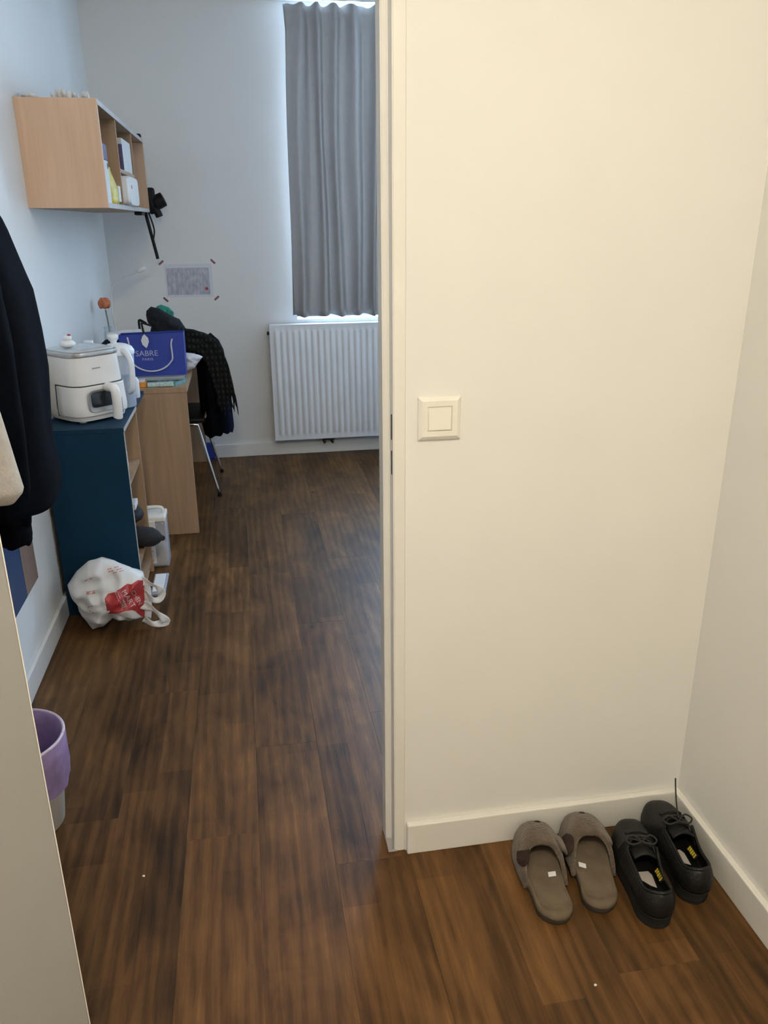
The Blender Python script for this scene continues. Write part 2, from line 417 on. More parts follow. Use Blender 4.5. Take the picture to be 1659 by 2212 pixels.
fl = struct(finish('floor', B(XL, XRR, YF, YB, -.05, -.005), 'slab'))
PW, PL = .185, 1.28
mesh_cache = {}
row = 0
x = -.044-PW*5
offs = [.15, .78, .42, 1.02, .30, .66]
while x < XRR:
    x0, x1 = max(x, XL), min(x+PW, XRR)
    if x1-x0 > .01:
        y = YF - PL + (offs[row % 6] + (.872 if False else 0))
        y += 0.0
        while y < YB:
            y0, y1 = max(y, YF), min(y+PL, YB)
            if y1-y0 > .02 and not (x0 > XR+.1 and y1 < YH):
                key = (round(x1-x0, 4), round(y1-y0, 4))
                if key not in mesh_cache:
                    bm = B(-(x1-x0)/2+.00015, (x1-x0)/2-.00015, -(y1-y0)/2+.00015, (y1-y0)/2-.00015, -.006, 0, bev=.0002, seg=1)
                    me = bpy.data.meshes.new('plank'); bmesh.ops.recalc_face_normals(bm, faces=bm.faces[:]); bm.to_mesh(me); bm.free(); me.materials.append(M['plank']); mesh_cache[key] = me
                o = bpy.data.objects.new('plank', mesh_cache[key]); COL.objects.link(o); o.parent = fl
                o.location = ((x0+x1)/2, (y0+y1)/2, 0)
            y += PL
    x += PW; row += 1

def baseboard(name, x0, x1, y0, y1, h=.088):
    return struct(finish(name, B(x0, x1, y0, y1, 0, h, bev=.003), 'trim'))
baseboard('baseboard_left', XL, XL+.015, YF, YB)
baseboard('baseboard_back', XL+.013, XRR, YB-.015, YB)
baseboard('baseboard_partition', .322, XR, YH-.017, YH)
baseboard('baseboard_right', XR-.017, XR, YF, YH-.017, .088)

# door frame at the end of the partition, with a rebate and two strike slots
bm = bmesh.new()
prof = [(.3185, YH-.0007), (.292, YH-.0007), (.292, 1.621), (.278, 1.621), (.278, 1.672), (.3185, 1.672)]
loft(bm, [[(px, py, z) for px, py in prof] for z in (.002, ZC)])
bmesh.ops.bevel(bm, geom=[e for e in bm.edges if abs(e.verts[0].co.z-e.verts[1].co.z) > 1], offset=.0025, segments=2, affect='EDGES')
tr = struct(finish('trim_1', bm, 'trim', smooth=30), 'white rebated door frame')
for z0, z1 in ((.994, 1.046), (1.070, 1.124)):
    finish('strike_slot', B(.2905, .2921, 1.590, 1.5955, z0, z1, bev=.0005), 'dark', tr)
finish('frame_foot_seal', B(.276, .300, YH-.0035, 1.66, 0, .006, bev=.002), 'silver', tr)

# window in the back wall
win = struct(bpy.data.objects.new('window_1', None)); COL.objects.link(win); win.location = (1.175, 5.55, WZ0)
bm = bmesh.new()
for a in ((WX0, WX0+.05, WZ0, WZ1), (WX1-.05, WX1, WZ0, WZ1), (WX0, WX1, WZ0, WZ0+.05), (WX0, WX1, WZ1-.05, WZ1), (1.15, 1.20, WZ0, WZ1)):
    box(bm, a[0], a[1], 5.52, 5.57, a[2], a[3], bev=.004)
finish('window_frame', bm, 'white2', win)
for a, b in ((WX0+.05, 1.15), (1.20, WX1-.05)):
    finish('pane', B(a, b, 5.542, 5.548, WZ0+.05, WZ1-.05), 'glass', win)
finish('window_sill', B(WX0-.0, WX1, YB+.002, 5.52, WZ0-.002, WZ0+.006, bev=.002), 'white2', win)

# half-open grey door leaf close to the camera
ex, ey, hx, hy = -.2865, .905, -.752, .345
L_ = math.hypot(ex-hx, ey-hy); ang = math.atan2(ey-hy, ex-hx)
d1 = struct(bpy.data.objects.new('door_1', None)); COL.objects.link(d1); d1.location = (hx, hy, 0); d1.rotation_euler = (0, 0, ang)
finish('door_leaf', B(0, L_, 0, .040, .008, 2.06, bev=.0025), 'door', d1, world=False)
finish('edge_band', B(L_-.0005, L_+.0012, .0008, .0392, .010, 2.058, bev=.0005), 'trim', d1, world=False)  # white strip paints the light caught along the leaf's bevelled edge

# ceiling lamps in the hall and in the room
for (lx, ly), key_, lab in zip(LAMPS, ('opal', 'opalroom'), ('round opal ceiling lamp in the entrance hall', 'round opal ceiling lamp inside the room')):
    t = thing('ceiling_lamp', lab, 'lamp', (lx, ly, ZC-.13), 'opal ceiling lamps')
    finish('base', lathe(bmesh.new(), [(.001, ZC), (.15, ZC), (.15, ZC-.03), (.001, ZC-.03)], (lx, ly, 0)), 'white', t, smooth=40)
    finish('shade', lathe(bmesh.new(), [(.142, ZC-.031), (.142, ZC-.06), (.125, ZC-.09), (.09, ZC-.112), (.04, ZC-.124), (.001, ZC-.126)], (lx, ly, 0)), key_, t, smooth=True)

# ------------------------------------------------------------------ light switch
t = thing('light_switch', 'square cream white light switch on the hall wall', 'switch', (.388, YH, 1.116))
bm = bmesh.new()
def sq(h, y): return [(.388-h, y, 1.116-h), (.388+h, y, 1.116-h), (.388+h, y, 1.116+h), (.388-h, y, 1.116+h)]
loft(bm, [sq(.0445, YH), sq(.0452, YH-.0055), sq(.0440, YH-.0075), sq(.0370, YH-.0122), sq(.0260, YH-.0122), sq(.0250, YH-.0090)])
finish('plate', bm, 'switchw', t)
bm = bmesh.new()
rk = .0232
V = [(.388-rk, YH-.0070, 1.116-rk), (.388+rk, YH-.0070, 1.116-rk), (.388+rk, YH-.0070, 1.116+rk), (.388-rk, YH-.0070, 1.116+rk)]
V2 = [(.388-rk, YH-.0135, 1.116-rk), (.388+rk, YH-.0135, 1.116-rk), (.388+rk, YH-.0100, 1.116+rk), (.388-rk, YH-.0100, 1.116+rk)]
loft(bm, [V, V2]); finish('rocker', bm, 'switchw', t)

# ------------------------------------------------------------------ radiator
t = thing('radiator', 'white ribbed panel radiator under the window', 'radiator', (.75, 5.26, .13))
RX0, RX1, RZ0, RZ1, RY = .168, 1.33, .128, .880, 5.213
bm = bmesh.new()
zs = [RZ0, RZ0+.030, RZ0+.038, RZ0+.052, RZ1-.052, RZ1-.038, RZ1-.030, RZ1]
hs = [0, 0, .35, 1, 1, .35, 0, 0]
pit = .0396; nx = int((RX1-RX0-.05)/pit)
xs = [(RX0, 0)]
for i in range(nx):
    b0 = RX0+.024+i*pit
    for f, h in ((0, 0), (.14, .15), (.26, .8), (.36, 1), (.62, 1), (.72, .8), (.84, .15), (.98, 0)): xs.append((b0+f*pit, h))
xs.append((RX1, 0))
V = [[bm.verts.new((x, RY-.0095*h*hx_, z)) for (x, hx_) in xs] for z, h in zip(zs, hs)]
for a, b in zip(V, V[1:]):
    for i in range(len(a)-1): bm.faces.new((a[i], a[i+1], b[i+1], b[i]))
finish('ribbed_front', bm, 'rad', t, smooth=40)
bm = bmesh.new(); box(bm, RX0-.002, RX1+.002, RY+.0005, RY+.012, RZ0-.004, RZ1+.003, bev=.004); finish('front_rim', bm, 'rad', t)
finish('side_cover', B(RX0+.002, RX0+.008, RY+.012, 5.318, RZ0+.012, RZ1-.004, bev=.002), 'rad', t)
finish('side_cover', B(RX1-.008, RX1-.002, RY+.012, 5.318, RZ0+.012, RZ1-.004, bev=.002), 'rad', t)
gr = finish('top_grille', B(RX0+.008, RX1-.008, RY+.012, 5.315, RZ1-.010, RZ1-.003), 'rad', t)
finish('rear_panel', B(RX0+.01, RX1-.01, 5.295, 5.31, RZ0+.02, RZ1-.02), 'rad', t)
finish('bleed_valve', lathe(bmesh.new(), [(.001, 0), (.008, 0), (.008, .02), (.001, .02)], (RX0-.009, 5.245, RZ1-.062), 12), 'dark', t, smooth=40)
bm = bmesh.new(); tube(bm, [(.50, 5.26, RZ0+.02), (.50, 5.26, .085), (.50, 5.319, .085)], .009, 10); tube(bm, [(.555, 5.26, RZ0+.02), (.555, 5.26, .085), (.555, 5.319, .085)], .009, 10)
box(bm, .485, .57, 5.245, 5.275, .105, .132, bev=.004); finish('valve_block', bm, 'dark', t, smooth=40)
for xx in (.35, 1.15): finish('wall_bracket', B(xx, xx+.03, 5.31, YB-.0005, RZ0+.1, RZ1-.1), 'rad', t)

# ------------------------------------------------------------------ curtain with rail
t = thing('curtain_rail', 'white ceiling curtain rail above the grey curtain', 'rail', (1.1, 5.2, 2.66))
finish('rail', B(.33, 1.98, 5.185, 5.215, 2.667, ZC, bev=.003), 'white2', t)
bm = bmesh.new()
CN, CM = 150, 40
def cx_left(z): 
    k = (z-.93)/(2.645-.93)
    return .322+.030*k+.004*math.sin(k*7) - (.012*max(0, (k-.93)/.07) if k > .93 else 0)
Vg = []
for j in range(CM+1):
    k = j/CM; rowv = []
    for i in range(CN+1):
        s = i/CN; z = .935+(2.648-.935)*k
        xl = cx_left(z); x = xl+(1.02-xl)*s
        amp = (.038+.014*(1-k))*(1+.7*noise.noise(Vector((s*6, k*.4, 1))))
        ph = 2*math.pi*(6.4*s+.55*noise.noise(Vector((s*4.5, k*.9, 3)))+.08*noise.noise(Vector((s*9, k*2.5, 8))))
        yv = 5.195+amp*(math.sin(ph)+.22*math.sin(2*ph+1))+.006*noise.noise(Vector((s*22, k*2, 5)))
        if j == 0: z += .006*math.sin(ph*.5+1)+.005*noise.noise(Vector((s*6, 1, 1)))-.004*s
        if j == CM: z += .006*math.sin(2*math.pi*8*s)
        rowv.append(bm.verts.new((x, yv, z)))
    Vg.append(rowv)
for a, b in zip(Vg, Vg[1:]):
    for i in range(CN): bm.faces.new((a[i], a[i+1], b[i+1], b[i]))
c = finish('curtain', bm, 'curtain', smooth=True, solid=.003)
tag(c, 'grey pleated curtain hanging in front of the window', 'curtain')

# ------------------------------------------------------------------ printed sheet on the back wall
t = thing('wall_sheet', 'white printed timetable sheet taped to the back wall', 'poster', (-.31, YB, 1.06))
finish('sheet', B(-.455, -.165, YB-.0012, YB-.0002, 1.055, 1.255), 'paper', t)
finish('printed_table', B(-.445, -.185, YB-.0016, YB-.0011, 1.070, 1.232), 'ptable', t)
rm = finish('red_mark', lathe(bmesh.new(), [(.001, 0), (.010, 0)], (0, 0, 0), 12, cap=False), 'redmark', t, world=False)
rm.location = (.105, -.0019, .045); rm.rotation_euler = (R(90), 0, 0)
for (xx, zz, a) in ((-.470, 1.265, 40), (-.155, 1.268, -45), (-.462, 1.043, -45), (-.148, 1.046, 40)):
    bm = B(-.018, .018, -.0018, -.0002, -.006, .006); bmesh.ops.rotate(bm, verts=bm.verts[:], cent=(0, 0, 0), matrix=Matrix.Rotation(R(-a), 3, 'Y'))
    bmesh.ops.translate(bm, verts=bm.verts[:], vec=(xx, YB, zz)); finish('tape', bm, 'tape', t)

# ------------------------------------------------------------------ wall shelf
SX, SY0, SY1, SZ0, SZ1, TH = -.487, 3.498, 5.13, 1.555, 1.942, .019
t = thing('wall_shelf', 'beech wall shelf with open compartments on the left wall', 'shelf', (-.63, 4.3, SZ0))
finish('end_panel', B(XL, SX, SY0, SY0+TH, SZ0, SZ1, bev=.001), 'beech', t)
finish('end_panel', B(XL, SX, SY1-TH, SY1, SZ0, SZ1, bev=.001), 'beech', t)
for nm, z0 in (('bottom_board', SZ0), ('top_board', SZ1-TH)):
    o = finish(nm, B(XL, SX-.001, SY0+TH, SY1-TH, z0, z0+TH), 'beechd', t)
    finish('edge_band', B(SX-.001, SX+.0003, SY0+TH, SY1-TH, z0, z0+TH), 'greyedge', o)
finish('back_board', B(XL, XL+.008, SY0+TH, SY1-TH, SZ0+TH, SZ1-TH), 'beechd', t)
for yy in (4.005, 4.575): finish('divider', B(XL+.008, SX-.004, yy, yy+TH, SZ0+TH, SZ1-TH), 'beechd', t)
finish('middle_shelf', B(XL+.008, SX-.006, 4.005+TH, 4.575, 1.712, 1.712+.016), 'beechd', t)
ZS = SZ0+TH
# things in the shelf
t = thing('snack_packet', 'yellow snack packet standing in the near shelf compartment', 'packet', (-.53, 3.80, ZS))
bm = bmesh.new(); rr = []
for z, a, b in ((0, .085, .035), (.02, .09, .04), (.06, .088, .038), (.10, .075, .022), (.135, .06, .006), (.15, .058, .003)):
    rr.append([(-.520+x*.35, 3.845+y, ZS+z) for (y, x, _) in sring(0, a, b*2.2, 2.6, 24)])
loft(bm, rr); finish('pouch', bm, 'yellow', t, smooth=True)
finish('label', B(-.494, -.4875, 3.85, 3.92, ZS+.012, ZS+.075), 'offwhite', t)
t = thing('tea_box', 'white box with a black dot beside the yellow packet', 'box', (-.56, 3.60, ZS))
finish('carton', B(-.60, -.503, 3.58, 3.735, ZS, ZS+.165, bev=.002), 'offwhite', t)
dd = finish('dot', lathe(bmesh.new(), [(.001, 0), (.013, 0), (.001, .001)], (0, 0, 0), 14), 'black', t, world=False)
dd.rotation_euler = (0, R(90), 0); dd.location = (.0575, .115, .145)
t = tag(finish('book_box', B(-.58, -.502, 3.62, 3.735, ZS+.166, ZS+.226, bev=.002), 'purple'), 'dark purple box on top of the white box in the shelf', 'box')
t = thing('medicine_carton', 'white and purple carton on the raised middle shelf', 'carton', (-.55, 4.4, 1.728))
finish('carton', B(-.60, -.498, 4.24, 4.555, 1.728, 1.872, bev=.002), 'offwhite', t)
finish('purple_face', B(-.60, -.499, 4.236, 4.2405, 1.733, 1.845), 'purple', t)
t = thing('white_case', 'white round-cornered case at the front of the shelf', 'case', (-.52, 4.3, ZS))
bm = bmesh.new()
rr = []
for x, s in ((-.60, .93), (-.595, 1.0), (-.478, 1.0), (-.468, .94)):
    rr.append([(x, 4.28+p[0]*s, ZS+.0655+p[1]*s) for p in sring(0, .19, .0655, 6, 40)])
loft(bm, rr); finish('shell', bm, 'white', t, smooth=40)
finish('logo', B(-.4685, -.4675, 4.17, 4.20, ZS+.075, ZS+.09), 'redmark', t)
t = tag(finish('white_carton', B(-.585, -.515, 4.035, 4.075, ZS, ZS+.15, bev=.003), 'white2'), 'slim white carton leaning next to the white case', 'carton')
# fluffy white thing and a small beige lump on top of the shelf
t = thing('paper_garland', 'white fluffy paper garland on top of the wall shelf', 'decoration', (-.60, 3.66, SZ1))
bm = bmesh.new()
for i in range(26):
    a = random.random()
    p = Vector((-.665+.125*a, 3.60+random.random()*.12, SZ1+.008))
    q = p+Vector((random.uniform(-.02, .02), random.uniform(-.03, .03), random.uniform(.02, .045)))
    tube(bm, [p, (p+q)/2+Vector((0, 0, .006)), q], [.012, .010, .003], 6)
finish('tufts', bm, 'fluff', t, smooth=True)
finish('band', B(-.675, -.535, 3.60, 3.73, SZ1, SZ1+.014, bev=.005), 'fluff', t)
tag(finish('small_pouch', blob(bmesh.new(), (-.745, 3.60, SZ1+.014), (.03, .04, .0145), .15), 'fluff', smooth=True), 'small beige pouch on the shelf top by the wall', 'pouch')
tag(finish('clamp_spot', B(-.52, -.488, 5.04, 5.09, SZ1, SZ1+.022, bev=.006), 'black'), 'small black clip on the far end of the shelf top', 'clip')
tag(finish('cable_clip', B(-.53, -.488, 4.72, 4.86, SZ0-.018, SZ0, bev=.006), 'black'), 'small black clip under the shelf bottom board', 'clip')
# black camera with strap at the far end
t = thing('strap_camera', 'black camera with a long strap hanging from the shelf end', 'camera', (-.46, 5.17, 1.52))
bm = bmesh.new(); blob(bm, (-.478, 5.165, 1.600), (.036, .035, .055), .12, 3); box(bm, -.515, -.45, 5.131, 5.16, 1.60, 1.69, bev=.014); finish('body', bm, 'black', t, smooth=True)
bm = bmesh.new(); lathe(bm, [(.001, 0), (.040, 0), (.042, .02), (.040, .055), (.030, .058), (.001, .052)], (0, 0, 0), 24)
o = finish('lens', bm, 'black', t, smooth=40, world=False); o.location = (.005, -.005, .085); o.rotation_euler = (0, R(65), 0)
bm = bmesh.new(); tube(bm, smoothpath([(-.462, 5.165, 1.585), (-.445, 5.165, 1.552), (-.437, 5.165, 1.530)], 4), [.022]*8+[.020], 10); finish('grip', bm, 'black', t, smooth=True)
bm = bmesh.new()
tube(bm, smoothpath([(-.510, 5.155, 1.60), (-.513, 5.155, 1.55), (-.500, 5.155, 1.47), (-.488, 5.155, 1.40), (-.474, 5.155, 1.32), (-.471, 5.155, 1.295)], 5), .0095, 8, flat=(.4, 1))
tube(bm, smoothpath([(-.500, 5.16, 1.56), (-.482, 5.16, 1.50), (-.475, 5.16, 1.45), (-.486, 5.16, 1.39), (-.474, 5.158, 1.32)], 5), .0045, 8)
finish('strap', bm, 'black', t, smooth=True)

# ------------------------------------------------------------------ blue cabinet
CX, CY0, CY1, CZ = -.470, 3.085, 3.80, .768
t = thing('low_cabinet', 'petrol blue low cabinet with open beech shelves', 'cabinet', (-.62, 3.45, 0))
finish('side_panel', B(XL+.016, CX-.002, CY0, CY0+.018, 0, CZ-.0185, bev=.001), 'blue', t)
finish('side_edge', B(CX-.002, CX-.0008, CY0+.0005, CY0+.0175, 0, CZ-.0185), 'greyedge', t)
o = finish('top_board', B(XL+.014, CX, CY0-.001, CY1, CZ-.018, CZ, bev=.001), 'blue', t)
finish('edge_band', B(CX, CX+.001, CY0, 3.49, CZ-.018, CZ-.002), 'greyedge', o)
finish('upright', B(XL+.022, CX-.002, 3.474, 3.492, 0, CZ-.0185), 'beechd', t)
finish('back_board', B(XL+.016, XL+.0215, CY0+.018, CY1, 0, CZ-.0185), 'beech', t)
finish('rear_panel', B(XL+.022, -.60, CY1-.018, CY1, 0, CZ-.0185), 'beech', t)
for z0 in (.52, .168, .05): finish('shelf_board', B(XL+.022, CX-.008, CY0+.018, 3.474, z0, z0+.016), 'beechd', t)
finish('plinth', B(XL+.022, CX-.02, CY0+.018, 3.474, 0, .05), 'beech', t)
tag(finish('grey_pouch', blob(bmesh.new(), (-.515, 3.34, .328), (.045, .07, .032), .10, 2.5, seed=3), 'striped', smooth=True), 'dark grey pouch inside the blue cabinet', 'pouch')
bm = bmesh.new(); rr = []
for x, s in ((-.56, .7), (-.50, 1.0), (-.44, .9), (-.415, .55), (-.40, .15)):
    rr.append([(x, 3.33+.055*s*math.cos(a), (.236-.10*(x+.56)+.046*s*math.sin(a))) for a in [2*math.pi*k/14 for k in range(14)]])
tag(finish('folded_umbrella', loft(bm, rr) and bm, 'striped', smooth=True), 'dark striped folded umbrella sticking out of the blue cabinet', 'umbrella')
tag(finish('small_white_box', B(-.55, -.492, 3.29, 3.38, .364, .388, bev=.002), 'labelw'), 'small white box on top of the grey pouch', 'box')
tag(finish('spice_jar', lathe(bmesh.new(), [(.001, 0), (.022, 0), (.024, .01), (.024, .07), (.016, .08), (.016, .095), (.001, .095)], (-.53, 3.34, .5365), 18), 'offwhite', smooth=40), 'small pale jar on the upper cabinet shelf', 'jar')
t = thing('glass_tray', 'clear tray lying on the floor by the cabinet foot', 'tray', (-.47, 3.28, 0))
finish('dish', B(-.462, -.40, 3.20, 3.42, 0, .012, bev=.004), 'contain', t)
finish('lid', B(-.455, -.41, 3.22, 3.40, .0125, .018, bev=.002), 'white2', t)

# ------------------------------------------------------------------ clear food container on the floor
t = thing('food_container', 'clear food container with white handled lid by the desk', 'container', (-.46, 3.58, 0))
KX0, KX1, KY0, KY1 = -.532, -.404, 3.515, 3.625
finish('tub', B(KX0, KX1, KY0, KY1, 0, .222, bev=.010, seg=3), 'contain', t, smooth=40)
bm = bmesh.new()
pts = [(KX0+.01, .008), (KX1-.01, .008), (KX1-.01, .075), (KX1-.03, .105), (KX1-.055, .118), (KX0+.01, .118)]
loft(bm, [[(x, KY0+.008, z) for x, z in pts], [(x, KY1-.008, z) for x, z in pts]]); finish('powder', bm, 'powder', t)
o = finish('lid', B(KX0-.004, KX1+.003, KY0-.004, KY1+.004, .222, .250, bev=.008, seg=3), 'white', t, smooth=40)
bm = bmesh.new(); tube(bm, smoothpath([(KX0+.015, 3.57, .246), (KX0+.02, 3.57, .270), (KX0+.04, 3.57, .277), (KX1-.035, 3.57, .277), (KX1-.014, 3.57, .270), (KX1-.010, 3.57, .246)], 4), .0075, 10); finish('handle', bm, 'white', o, smooth=True)
finish('clasp', B(KX0+.03, KX1-.045, KY0-.010, KY0-.002, .196, .232, bev=.003), 'white', t)
lb = finish('label', B(KX0+.02, KX1-.055, KY0-.0012, KY0-.0002, .02, .165), 'labelw', t)
bm = bmesh.new(); lathe(bm, [(.001, 0), (.014, 0), (.014, .0012), (.001, .0012)], (0, 0, 0), 18)
o = finish('round_mark', bm, 'dark', lb, world=False); o.rotation_euler = (R(90), 0, 0); o.location = (.035, -.067, .145)
for i in range(4): finish('text_line', B(KX0+.03, KX0+.062-.004*(i % 2), KY0-.0018, KY0-.0011, .035+i*.022, .042+i*.022), 'greyslab', lb)

# ------------------------------------------------------------------ desk
DX, DY0, DY1, DZ = -.283, 3.927, 5.27, .756
t = thing('desk', 'beech desk with solid side panels along the left wall', 'desk', (-.54, 4.6, 0))
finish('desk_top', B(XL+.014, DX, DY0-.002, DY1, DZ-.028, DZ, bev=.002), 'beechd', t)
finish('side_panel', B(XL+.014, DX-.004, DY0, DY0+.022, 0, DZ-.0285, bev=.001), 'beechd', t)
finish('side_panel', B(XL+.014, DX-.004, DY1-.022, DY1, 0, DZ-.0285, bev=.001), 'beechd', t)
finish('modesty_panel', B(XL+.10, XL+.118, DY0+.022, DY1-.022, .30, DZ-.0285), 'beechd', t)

# stack on the near end of the desk
t = thing('washi_pack', 'teal packet with white print lying on the desk edge', 'packet', (-.38, 4.02, DZ))
bm = bmesh.new()
pts = [(-.468, 3.935), (-.335, 3.950), (-.292, 4.06), (-.300, 4.20), (-.468, 4.20)]
loft(bm, [[(x, y, z) for x, y in pts] for z in (DZ, DZ+.020)]); finish('pack', bm, 'teal', t)
finish('sleeve', B(-.466, -.345, 3.9345, 3.96, DZ+.003, DZ+.0215, bev=.003), 'tealw', t)
for i in range(3): finish('white_stroke', B(-.42+i*.026, -.405+i*.026, 3.985, 4.01, DZ+.0202, DZ+.0212), 'white2', t)
t = tag(finish('orange_box', B(-.545, -.470, 3.945, 4.15, DZ, DZ+.022, bev=.002), 'orange'), 'flat orange box next to the teal packet on the desk', 'box')
tag(finish('flat_laptop', B(-.535, -.295, 3.985, 4.20, DZ+.0225, DZ+.040, bev=.003), 'greyslab'), 'flat grey case under the blue gift bag', 'laptop')
tag(finish('lilac_card', B(-.53, -.478, 3.955, 3.982, DZ+.0225, DZ+.036, bev=.001), 'labelw'), 'pale card stack on the orange box', 'card')

# blue gift bag
t = thing('gift_bag', 'royal blue paper gift bag reading SABRE PARIS', 'bag', (-.435, 4.08, DZ+.0405))
GX0, GX1, GY0, GY1, GZ0, GZ1 = -.585, -.284, 4.03, 4.14, DZ+.0405, 1.000
bm = bmesh.new()
loft(bm, [[(GX0+.006, GY0, GZ0), (GX1-.004, GY0, GZ0), (GX1-.004, GY1, GZ0), (GX0+.006, GY1, GZ0)],
          [(GX0, GY0-.004, GZ1-.006), (GX1, GY0-.004, GZ1), (GX1, GY1-.02, GZ1), (GX0, GY1-.02, GZ1-.006)]], cap=False)
bm.faces.new(bm.verts[:4]) if False else None
bm.verts.ensure_lookup_table(); bm.faces.new([bm.verts[i] for i in (3, 2, 1, 0)])
finish('body', bm, 'bagblue', t, solid=.0015)
bm = bmesh.new()
hp = [(-.545, 4.0225, .985), (-.540, 4.0215, .945)] + [(-.4435+.1035*math.cos(a), 4.0195, .905+.085*math.sin(a)) for a in [math.pi+math.pi*k/12 for k in range(1, 12)]] + [(-.345, 4.0215, .945), (-.338, 4.0225, .972)]
tube(bm, smoothpath(hp, 3), .0038, 8); finish('rope_handle', bm, 'cord', t, smooth=True)
for body, size, x0, z0, m_n in (('SABRE', .0375, -.517, .8935, 'print'), ('PARIS', .017, -.488, .872, 'print')):
    bm = text_bm(body, size)
    wv = max(v.co.x for v in bm.verts)
    for v in bm.verts: v.co = Vector((x0+v.co.x*(.106 if body == 'SABRE' else .052)/wv, 4.0262, z0+v.co.y))
    finish('lettering', bm, m_n, t)
t = thing('gift_tag', 'white leaf-shaped gift tag hanging on a black ribbon', 'tag', (-.468, 4.005, .94))
bm = bmesh.new()
pp = [(0, .032), (.016, .014), (.019, -.004), (.010, -.026), (.004, -.034), (-.012, -.018), (-.017, .002), (-.010, .020)]
loft(bm, [[(-.464+x, 4.006+y_, .968+z) for x, z in pp] for y_ in (0, .0015)]); finish('card', bm, 'paper', t)
bm = bmesh.new(); tube(bm, [(-.464, 4.0075, .992), (-.466, 4.012, 1.01), (-.470, 4.02, 1.03), (-.4735, 4.025, 1.052)], .005, 8, flat=(.4, 1)); tube(bm, [(-.4735, 4.025, 1.052), (-.452, 4.03, 1.044), (-.43, 4.035, 1.035)], .005, 8, flat=(.4, 1)); finish('ribbon', bm, 'black', t)
tag(finish('paper_roll', (lambda b: (tube(b, [(-.675, 4.30, .955), (-.60, 4.29, .968), (-.512, 4.28, .970)], .022, 14), b)[1])(bmesh.new()), 'paper', smooth=40), 'white patterned wrapping paper roll behind the gift bag', 'paper roll')
tag(finish('shoe_box', B(-.70, -.50, 4.20, 4.36, DZ, .935, bev=.003), 'navy'), 'dark box behind the blue gift bag on the desk', 'box')
tag(finish('crumpled_wrap', inflate(bmesh.new(), [(-.325, DZ), (-.265, DZ+.02), (-.245, .80), (-.215, .835), (-.235, .845), (-.275, .855), (-.33, .86)], 4.33, .045, 8, .016, 30, 2.), 'paper', smooth=True), 'crumpled white wrapping paper at the desk edge', 'wrapping paper')

# vase with an orange flower
vx, vy = -.715, 4.60
t = thing('flower_vase', 'slim glass vase with one orange flower on the desk', 'vase', (vx, vy, DZ))
finish('vase', lathe(bmesh.new(), [(.024, 0), (.030, .01), (.030, .15), (.022, .20), (.024, .215)], (vx, vy, DZ), 24, cap=False), 'vase', t, smooth=True)
finish('base_disc', lathe(bmesh.new(), [(.001, 0), (.026, .0005), (.026, .012), (.001, .012)], (vx, vy, DZ), 20), 'purple', t)
bm = bmesh.new(); tube(bm, smoothpath([(vx, vy, DZ+.02), (vx+.004, vy, DZ+.18), (vx-.004, vy, 1.06)], 4), .004, 8); finish('stem', bm, 'stem', t, smooth=True)
fl_ = bmesh.new()
for k in range(9):
    a = 2*math.pi*k/9; rr = .03 if k % 2 else .02
    blob(fl_, (vx-.006+rr*.6*math.cos(a), vy+rr*.6*math.sin(a), 1.082+(.010 if k % 2 else .016)), (.016, .016, .026), .25, 3, 2, k)
finish('flower_head', fl_, 'petal', t, smooth=True)
# white desk lamp
t = thing('desk_lamp', 'thin white curved desk lamp near the far corner', 'lamp', (-.74, 5.12, DZ))
finish('base', lathe(bmesh.new(), [(.001, 0), (.06, 0), (.06, .012), (.02, .018), (.001, .018)], (-.715, 5.10, DZ), 24), 'white', t, smooth=40)
bm = bmesh.new(); tube(bm, smoothpath([(-.735, 5.10, DZ+.01), (-.757, 5.10, .95), (-.757, 5.10, 1.09), (-.729, 5.10, 1.163), (-.664, 5.10, 1.199), (-.585, 5.10, 1.230)], 6), .0055, 8); finish('arm', bm, 'white', t, smooth=True)
bm = bmesh.new(); tube(bm, [(-.592, 5.10, 1.226), (-.575, 5.10, 1.236), (-.540, 5.10, 1.250)], [.010, .017, .014], 12); finish('head', bm, 'white', t, smooth=True)

# ------------------------------------------------------------------ black bag on the desk, green cloth
t = thing('black_bag', 'crumpled black canvas bag standing on the desk', 'bag', (-.40, 4.5, DZ))
ol = [(-.496, 1.060), (-.471, 1.081), (-.430, 1.070), (-.366, 1.030), (-.329, 1.012), (-.297, .956), (-.285, .90), (-.290, DZ+.001), (-.515, DZ+.001), (-.505, .88), (-.487, .952), (-.479, .978), (-.497, 1.003), (-.501, 1.035)]
finish('body', inflate(bmesh.new(), ol, 4.50, .075, 12, .018, 20, 4.), 'tote', t, smooth=True)
bm = bmesh.new(); tube(bm, smoothpath([(-.497, 4.44, 1.0), (-.515, 4.43, 1.013), (-.530, 4.42, 1.02), (-.531, 4.42, .98), (-.527, 4.42, .93)], 3), .007, 8, flat=(.4, 1)); finish('strap', bm, 'black', t, smooth=True)
tag(finish('green_cloth', inflate(bmesh.new(), [(-.462, 1.00), (-.456, 1.068), (-.43, 1.078), (-.391, 1.064), (-.365, 1.035), (-.372, .99)], 4.63, .03, 8, .014, 30, 1.), 'green', smooth=True), 'teal green cloth bundled behind the black bag', 'cloth')

